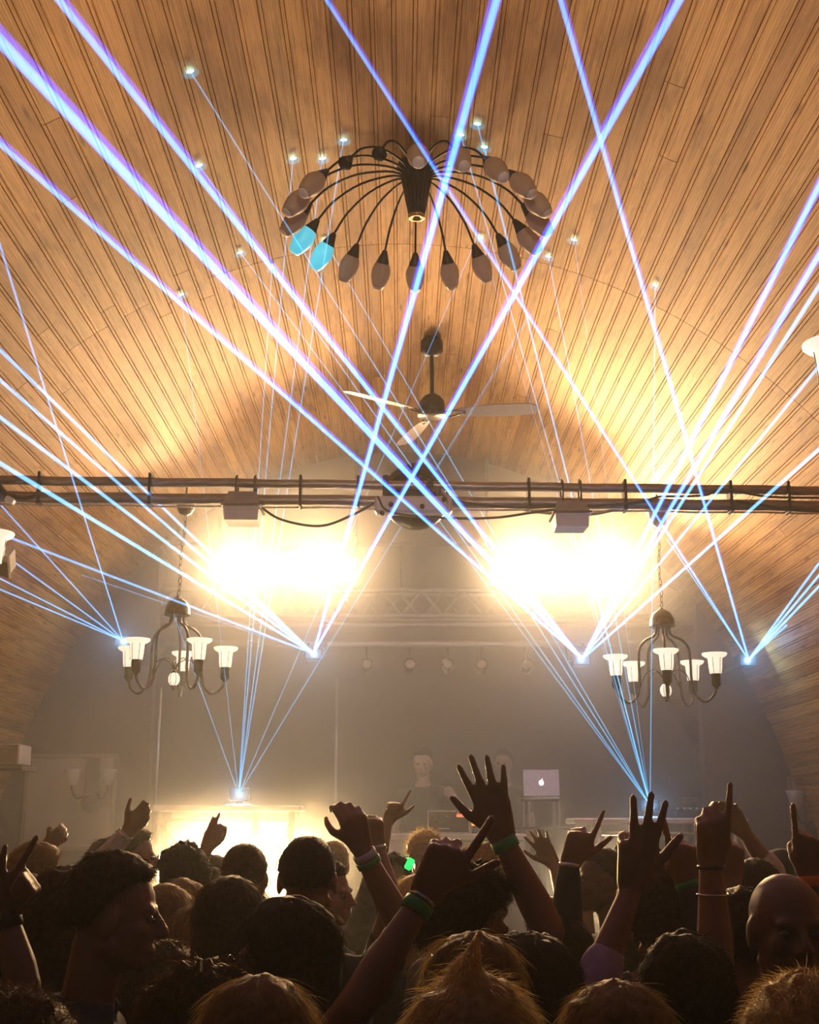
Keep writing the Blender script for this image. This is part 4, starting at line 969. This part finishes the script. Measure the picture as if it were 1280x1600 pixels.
    if style != 'bald': hair_build(root, T_, style, CL['black'] if style == 'cap' else HAIR[hc], near, seed, s)
    if face or glasses:
        for x in (-1, 1):
            e = MB().ell(T_ @ Vector((x*.031, .073, .001)), (.0118*s,)*3, n=14, m=10).build('eye', EYEW, root)
            MB().ell(T_ @ Vector((x*.031, .0825, .000)), (.0058*s, .004*s, .0058*s), n=12, m=8).build('iris', EYED, e)
    if glasses:
        g = MB()
        for x in (-1, 1):
            g.tube([T_ @ Vector((x*.034+.023*math.cos(a), .106+.0*math.sin(a), .001+.018*math.sin(a))) for a in np.linspace(0, 2*math.pi, 17)], .0016, 6, cap=False)
            g.tube([T_ @ Vector((x*.057, .105, .006)), T_ @ Vector((x*.078, .06, .008)), T_ @ Vector((x*.084, -.01, .006))], .0018, 5)
        g.tube([T_ @ Vector((-.011, .106, .005)), T_ @ Vector((0, .109, .008)), T_ @ Vector((.011, .106, .005))], .0016, 5)
        g.build('glasses', GLS, root)
    for (ai, frac, col, rr) in bands:
        S_, E_, W, k, x = gl[ai]; p = W.lerp(E_, frac); dv = (W-E_).normalized(); rad = (.0265+(.014*min(1, frac/.7)))*k+.0025
        wb = MB().lathe([(rad, -rr), (rad+.0022, -rr), (rad+.003, 0), (rad+.0022, rr), (rad, rr), (rad-.001, 0)], 20, frame_from(dv, p), cap=False)
        wb.build('wristband', BAND[col], root)
    if extra: extra(root, L, T_, gl)
    return root
def A(w, e, f, pose, **k): return dict(w=w, e=e, f=f, pose=pose, **k)
def headband(root, L, T_, gl):
    MB().tube([T_ @ Vector((.092*math.sin(a), .02+.03*math.cos(a)*0, .035+.088*math.cos(a))) for a in np.linspace(-1.7, 1.7, 22)], .006, 6).build('headband', CL['white'], root)
def glowstick(root, L, T_, gl): pass

# front row, nearest the camera
person(735, 1508, 1.62, 0, 'tuft', 'blond', 'black', label='blond person at the bottom centre with a tuft sticking up from the hair', fem=True)
person(405, 1522, 1.85, -8, 'long', 'light', 'black', label='person with golden brown long hair at the bottom, in front of the woman with glasses', fem=True)
person(318, 1503, 2.15, 12, 'messy', 'brown', 'black', label='person with ruffled brown hair at the bottom, left of the golden haired head')
person(1262, 1520, 1.8, 0, 'curly', 'blond', 'grey', label='person with curly golden hair in the bottom right corner', fem=True)
person(28, 1548, 1.95, 10, 'curly', 'brown', 'black', label='person with dark curls in the bottom left corner')
person(962, 1532, 1.95, 8, 'bob', 'light', 'black', label='person with light brown hair low between lavender sleeve and smooth dark head', fem=True)
person(1067, 1453, 2.35, 0, 'short', 'dark', 'black', label='person with smooth dark rounded hair in front of the curly haired man')
person(738, 1455, 2.2, 0, 'long', 'light', 'black', label='woman with centre-parted light brown hair behind the tufted blond head', fem=True)
person(836, 1457, 2.5, 25, 'bob', 'dark', 'lavender', label='person in lavender shirt with rolled sleeve raising a hand with spread fingers', sleeve='rolled', fem=True,
  arms=[A((987, 1388, 2.62), (925, 1552, 2.5), (1006, 1270, 0), 'three', th='R', palm='away', s=1.12)])
# second and third rows
person(186, 1328, 2.6, 84, 'short', 'dark', 'navy', label='big man in dark jacket at the left, face turned right in profile', sleeve='long', collar=True, face=True, tilt=-4)
person(110, 1354, 2.85, 25, 'bob', 'brown', 'black', label='person with dark hair directly behind the big man in profile', fem=True)
person(-32, 1392, 2.6, 40, 'long', 'dark', 'black', label='bare-shouldered woman cut by the left edge, hand pointing up', sleeve='none', fem=True,
  arms=[A((8, 1425, 2.5), (38, 1545, 2.45), (44, 1372, 0), 'point', th='L', palm='cam')], bands=[(0, .12, 'black', .016)])
person(50, 1365, 3.5, 62, 'long', 'brown', 'olive', label='woman in profile at the left wearing a pale headband', fem=True, face=True, extra=headband)
person(62, 1312, 4.1, 28, 'short', 'light', 'black', label='man with short fair hair at the far left looking right')
person(445, 1400, 2.45, -78, 'long', 'dark', 'black', label='dark haired woman with glasses turned left, bare arm pointing up', fem=True, glasses=True, face=True,
  arms=[A((662, 1402, 2.25), (556, 1572, 2.15), (712, 1318, 0), 'point', th='R', palm='away', s=1.1, sh=-1 if False else None)], bands=[(0, .10, 'green', .012), (0, .02, 'steel', .004)])
person(362, 1368, 3.0, 0, 'long', 'brown', 'black', label='woman with long straight hair in front of the low stage light', fem=True)
person(482, 1303, 3.45, 0, 'crew', 'dark', 'black', label='man with close-cropped dark hair and both ears showing, clawed hand raised', sleeve='short',
  arms=[A((566, 1328, 3.3), (628, 1448, 3.3), (545, 1258, 0), 'claw', th='L', palm='away', tz=-.4)], bands=[(0, .07, 'white', .010), (0, .16, 'green', .009)])
person(730, 1350, 2.8, 62, 'messy', 'dark', 'black', label='man with tousled dark hair and glasses facing right in the middle of the crowd', glasses=True, face=True, tilt=-8)
person(760, 1316, 3.9, 20, 'messy', 'blond', 'grey', label='fair tousled head behind the dark haired man with glasses')
person(878, 1428, 3.45, 0, 'short', 'dark', 'black', label='person with green wristband raising an open hand, the tallest hand of the crowd',
  arms=[A((786, 1312, 2.85), (856, 1452, 2.8), (757, 1215, 0), 'open', th='L', palm='away', s=1.12)], bands=[(0, .05, 'green', .014)])
person(1032, 1352, 3.2, 0, 'curly', 'brown', 'black', label='man with curly light-rimmed hair and dark sleeve pointing one finger up', sleeve='long',
  arms=[A((1074, 1382, 3.05), (1110, 1480, 3.0), (1062, 1300, 0), 'point', th='L', palm='away', thumb='in')], bands=[(0, .0, 'green', .008)])
person(1152, 1384, 2.95, 0, 'short', 'dark', 'black', label='person with dark bracelet holding up a hand with one straight finger',
  arms=[A((1111, 1350, 2.75), (1120, 1510, 2.7), (1117, 1268, 0), 'hookup', th='R', palm='away', s=1.05, thumb='in')], bands=[(0, .03, 'black', .004), (0, .3, 'steel', .002)])
person(1226, 1364, 2.5, 180, 'bald', 'dark', 'black', skin='tan', label='bald man at the right in a black shirt facing the camera', face=True)
person(1312, 1385, 3.0, -5, 'bob', 'brown', 'black', label='person at the right edge with orange wristband pointing up', fem=True,
  arms=[A((1262, 1368, 2.9), (1276, 1475, 2.85), (1262, 1300, 0), 'point', th='L', palm='away', thumb='in')], bands=[(0, .1, 'orange', .014), (0, .2, 'black', .006)])
person(262, 1380, 3.75, 5, 'long', 'light', 'black', label='person with long fair hair right beside the big man\'s face', fem=True)
person(302, 1412, 3.6, -10, 'pony', 'light', 'black', label='woman with a ponytail in front of the dark haired heads at the left', fem=True)
person(252, 1470, 3.1, 0, 'curly', 'brown', 'black', label='person with small brown curls low behind the big man\'s shoulder')
person(862, 1398, 3.95, -5, 'short', 'brown', 'black', label='person in a dark sleeve with watch pointing a finger beside the clean shaven head', sleeve='long',
  arms=[A((890, 1352, 3.5), (884, 1452, 3.45), (916, 1288, 0), 'point', th='R', palm='away')], bands=[(0, .0, 'steel', .007)])
# farther rows
person(288, 1318, 4.8, -22, 'messy', 'dark', 'olive', label='man with thick dark hair just left of the raised small hand', sleeve='long')
person(384, 1315, 4.35, 0, 'crew', 'brown', 'grey', label='man with bristly brown hair in front of the brightest stage glow')
person(290, 1372, 4.4, 20, 'bob', 'light', 'olive', label='person with a low fair bob below the thick haired man', fem=True, sleeve='long')
person(334, 1334, 6.0, 0, 'short', 'dark', 'black', label='small far head with hand raised in a ring of finger and thumb', arms=[A((321, 1330, 5.6), (306, 1384, 5.5), (336, 1296, 0), 'ok', th='R', palm='away')])
person(327, 1352, 5.4, 0, 'short', 'brown', 'black', label='small head just below the far head with the raised hand')
person(212, 1290, 5.3, 78, 'short', 'dark', 'silver', label='man with glasses and shiny sleeve waving above the big man', sleeve='long', glasses=True,
  arms=[A((198, 1302, 5.0), (160, 1345, 5.0), (222, 1274, 0), 'relaxed', th='L', palm='cam')], bands=[(0, .05, 'steel', .008)])
person(172, 1310, 5.8, 0, 'curly', 'brown', 'black', label='curly head behind the shiny waving sleeve')
person(48, 1345, 5.7, 10, 'short', 'dark', 'black', label='person behind the fair man at the left, faint hand reaching right', arms=[A((72, 1322, 5.6), (40, 1345, 5.5), (98, 1302, 0), 'claw', th='L', palm='cam')])
person(514, 1342, 4.7, 112, 'short', 'dark', 'black', label='man seen in profile right of the close-cropped head', face=True)
person(521, 1312, 6.2, 0, 'crew', 'light', 'white', label='pale head glowing behind the clawed hand')
person(652, 1366, 4.3, 0, 'long', 'blond', 'black', label='person with fair hair under the green glow, fist raised', fem=True, arms=[A((590, 1322, 4.1), (612, 1408, 4.0), (583, 1290, 0), 'fist', th='L', palm='away', thumb='in')], bands=[(0, .05, 'steel', .006)])
person(612, 1330, 5.7, 160, 'bob', 'dark', 'grey', label='person facing the crowd with an arm up, two fingers raised', face=True, fem=True, arms=[A((606, 1284, 5.3), (592, 1342, 5.2), (630, 1232, 0), 'point', th='R', palm='cam')])
person(665, 1292, 6.1, 178, 'spiky', 'blond', 'grey', label='young man with spiky fair hair facing the camera by the white desk', face=True, skin='fair')
person(936, 1322, 4.6, -98, 'crew', 'dark', 'black', skin='deep', label='man with a shaven head and beard turned left', face=True)
person(1176, 1340, 3.9, 0, 'short', 'dark', 'black', label='dark haired person behind the raised fist at the right', arms=[A((1143, 1376, 3.4), (1156, 1480, 3.35), (1142, 1322, 0), 'fist', th='L', palm='away', thumb='in')])
person(1217, 1324, 4.7, -40, 'cap', 'dark', 'white', label='person in a dark cap with white sleeve reaching up left', sleeve='rolled', arms=[A((1164, 1302, 4.6), (1208, 1366, 4.6), (1136, 1262, 0), 'relaxed', th='L', palm='cam')])
person(905, 1352, 5.6, 0, 'short', 'light', 'black', label='fair head low between the two raised arms with a blurred hand', arms=[A((866, 1352, 5.4), (882, 1400, 5.3), (846, 1318, 0), 'open', th='L', palm='cam')])
person(1000, 1372, 4.2, 0, 'bob', 'brown', 'black', label='person half hidden behind the spread-fingered arm', fem=True, arms=[A((988, 1345, 4.6), (1000, 1410, 4.5), (980, 1300, 0), 'claw', th='L', palm='cam')])
# on the stage
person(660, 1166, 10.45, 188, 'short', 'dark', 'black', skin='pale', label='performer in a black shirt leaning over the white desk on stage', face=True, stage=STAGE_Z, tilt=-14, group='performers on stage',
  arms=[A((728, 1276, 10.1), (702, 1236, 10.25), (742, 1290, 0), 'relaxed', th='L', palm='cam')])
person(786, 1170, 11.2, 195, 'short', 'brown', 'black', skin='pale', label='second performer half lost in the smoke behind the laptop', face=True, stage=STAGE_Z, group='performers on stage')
o = MB().box(dep(640, 1350, 5.6), (.034, .012, .055), Matrix.Rotation(R(28), 3, 'Y'), .006).build('glow_band', mat('green_glow', (0, .4, .1), .4, emit=(.02, 1, .2), es=1.1)); tag(o, 'small green glowing card held up below the spiky haired man', 'light')
for m_ in bpy.data.materials: m_.cycles.emission_sampling = 'NONE'
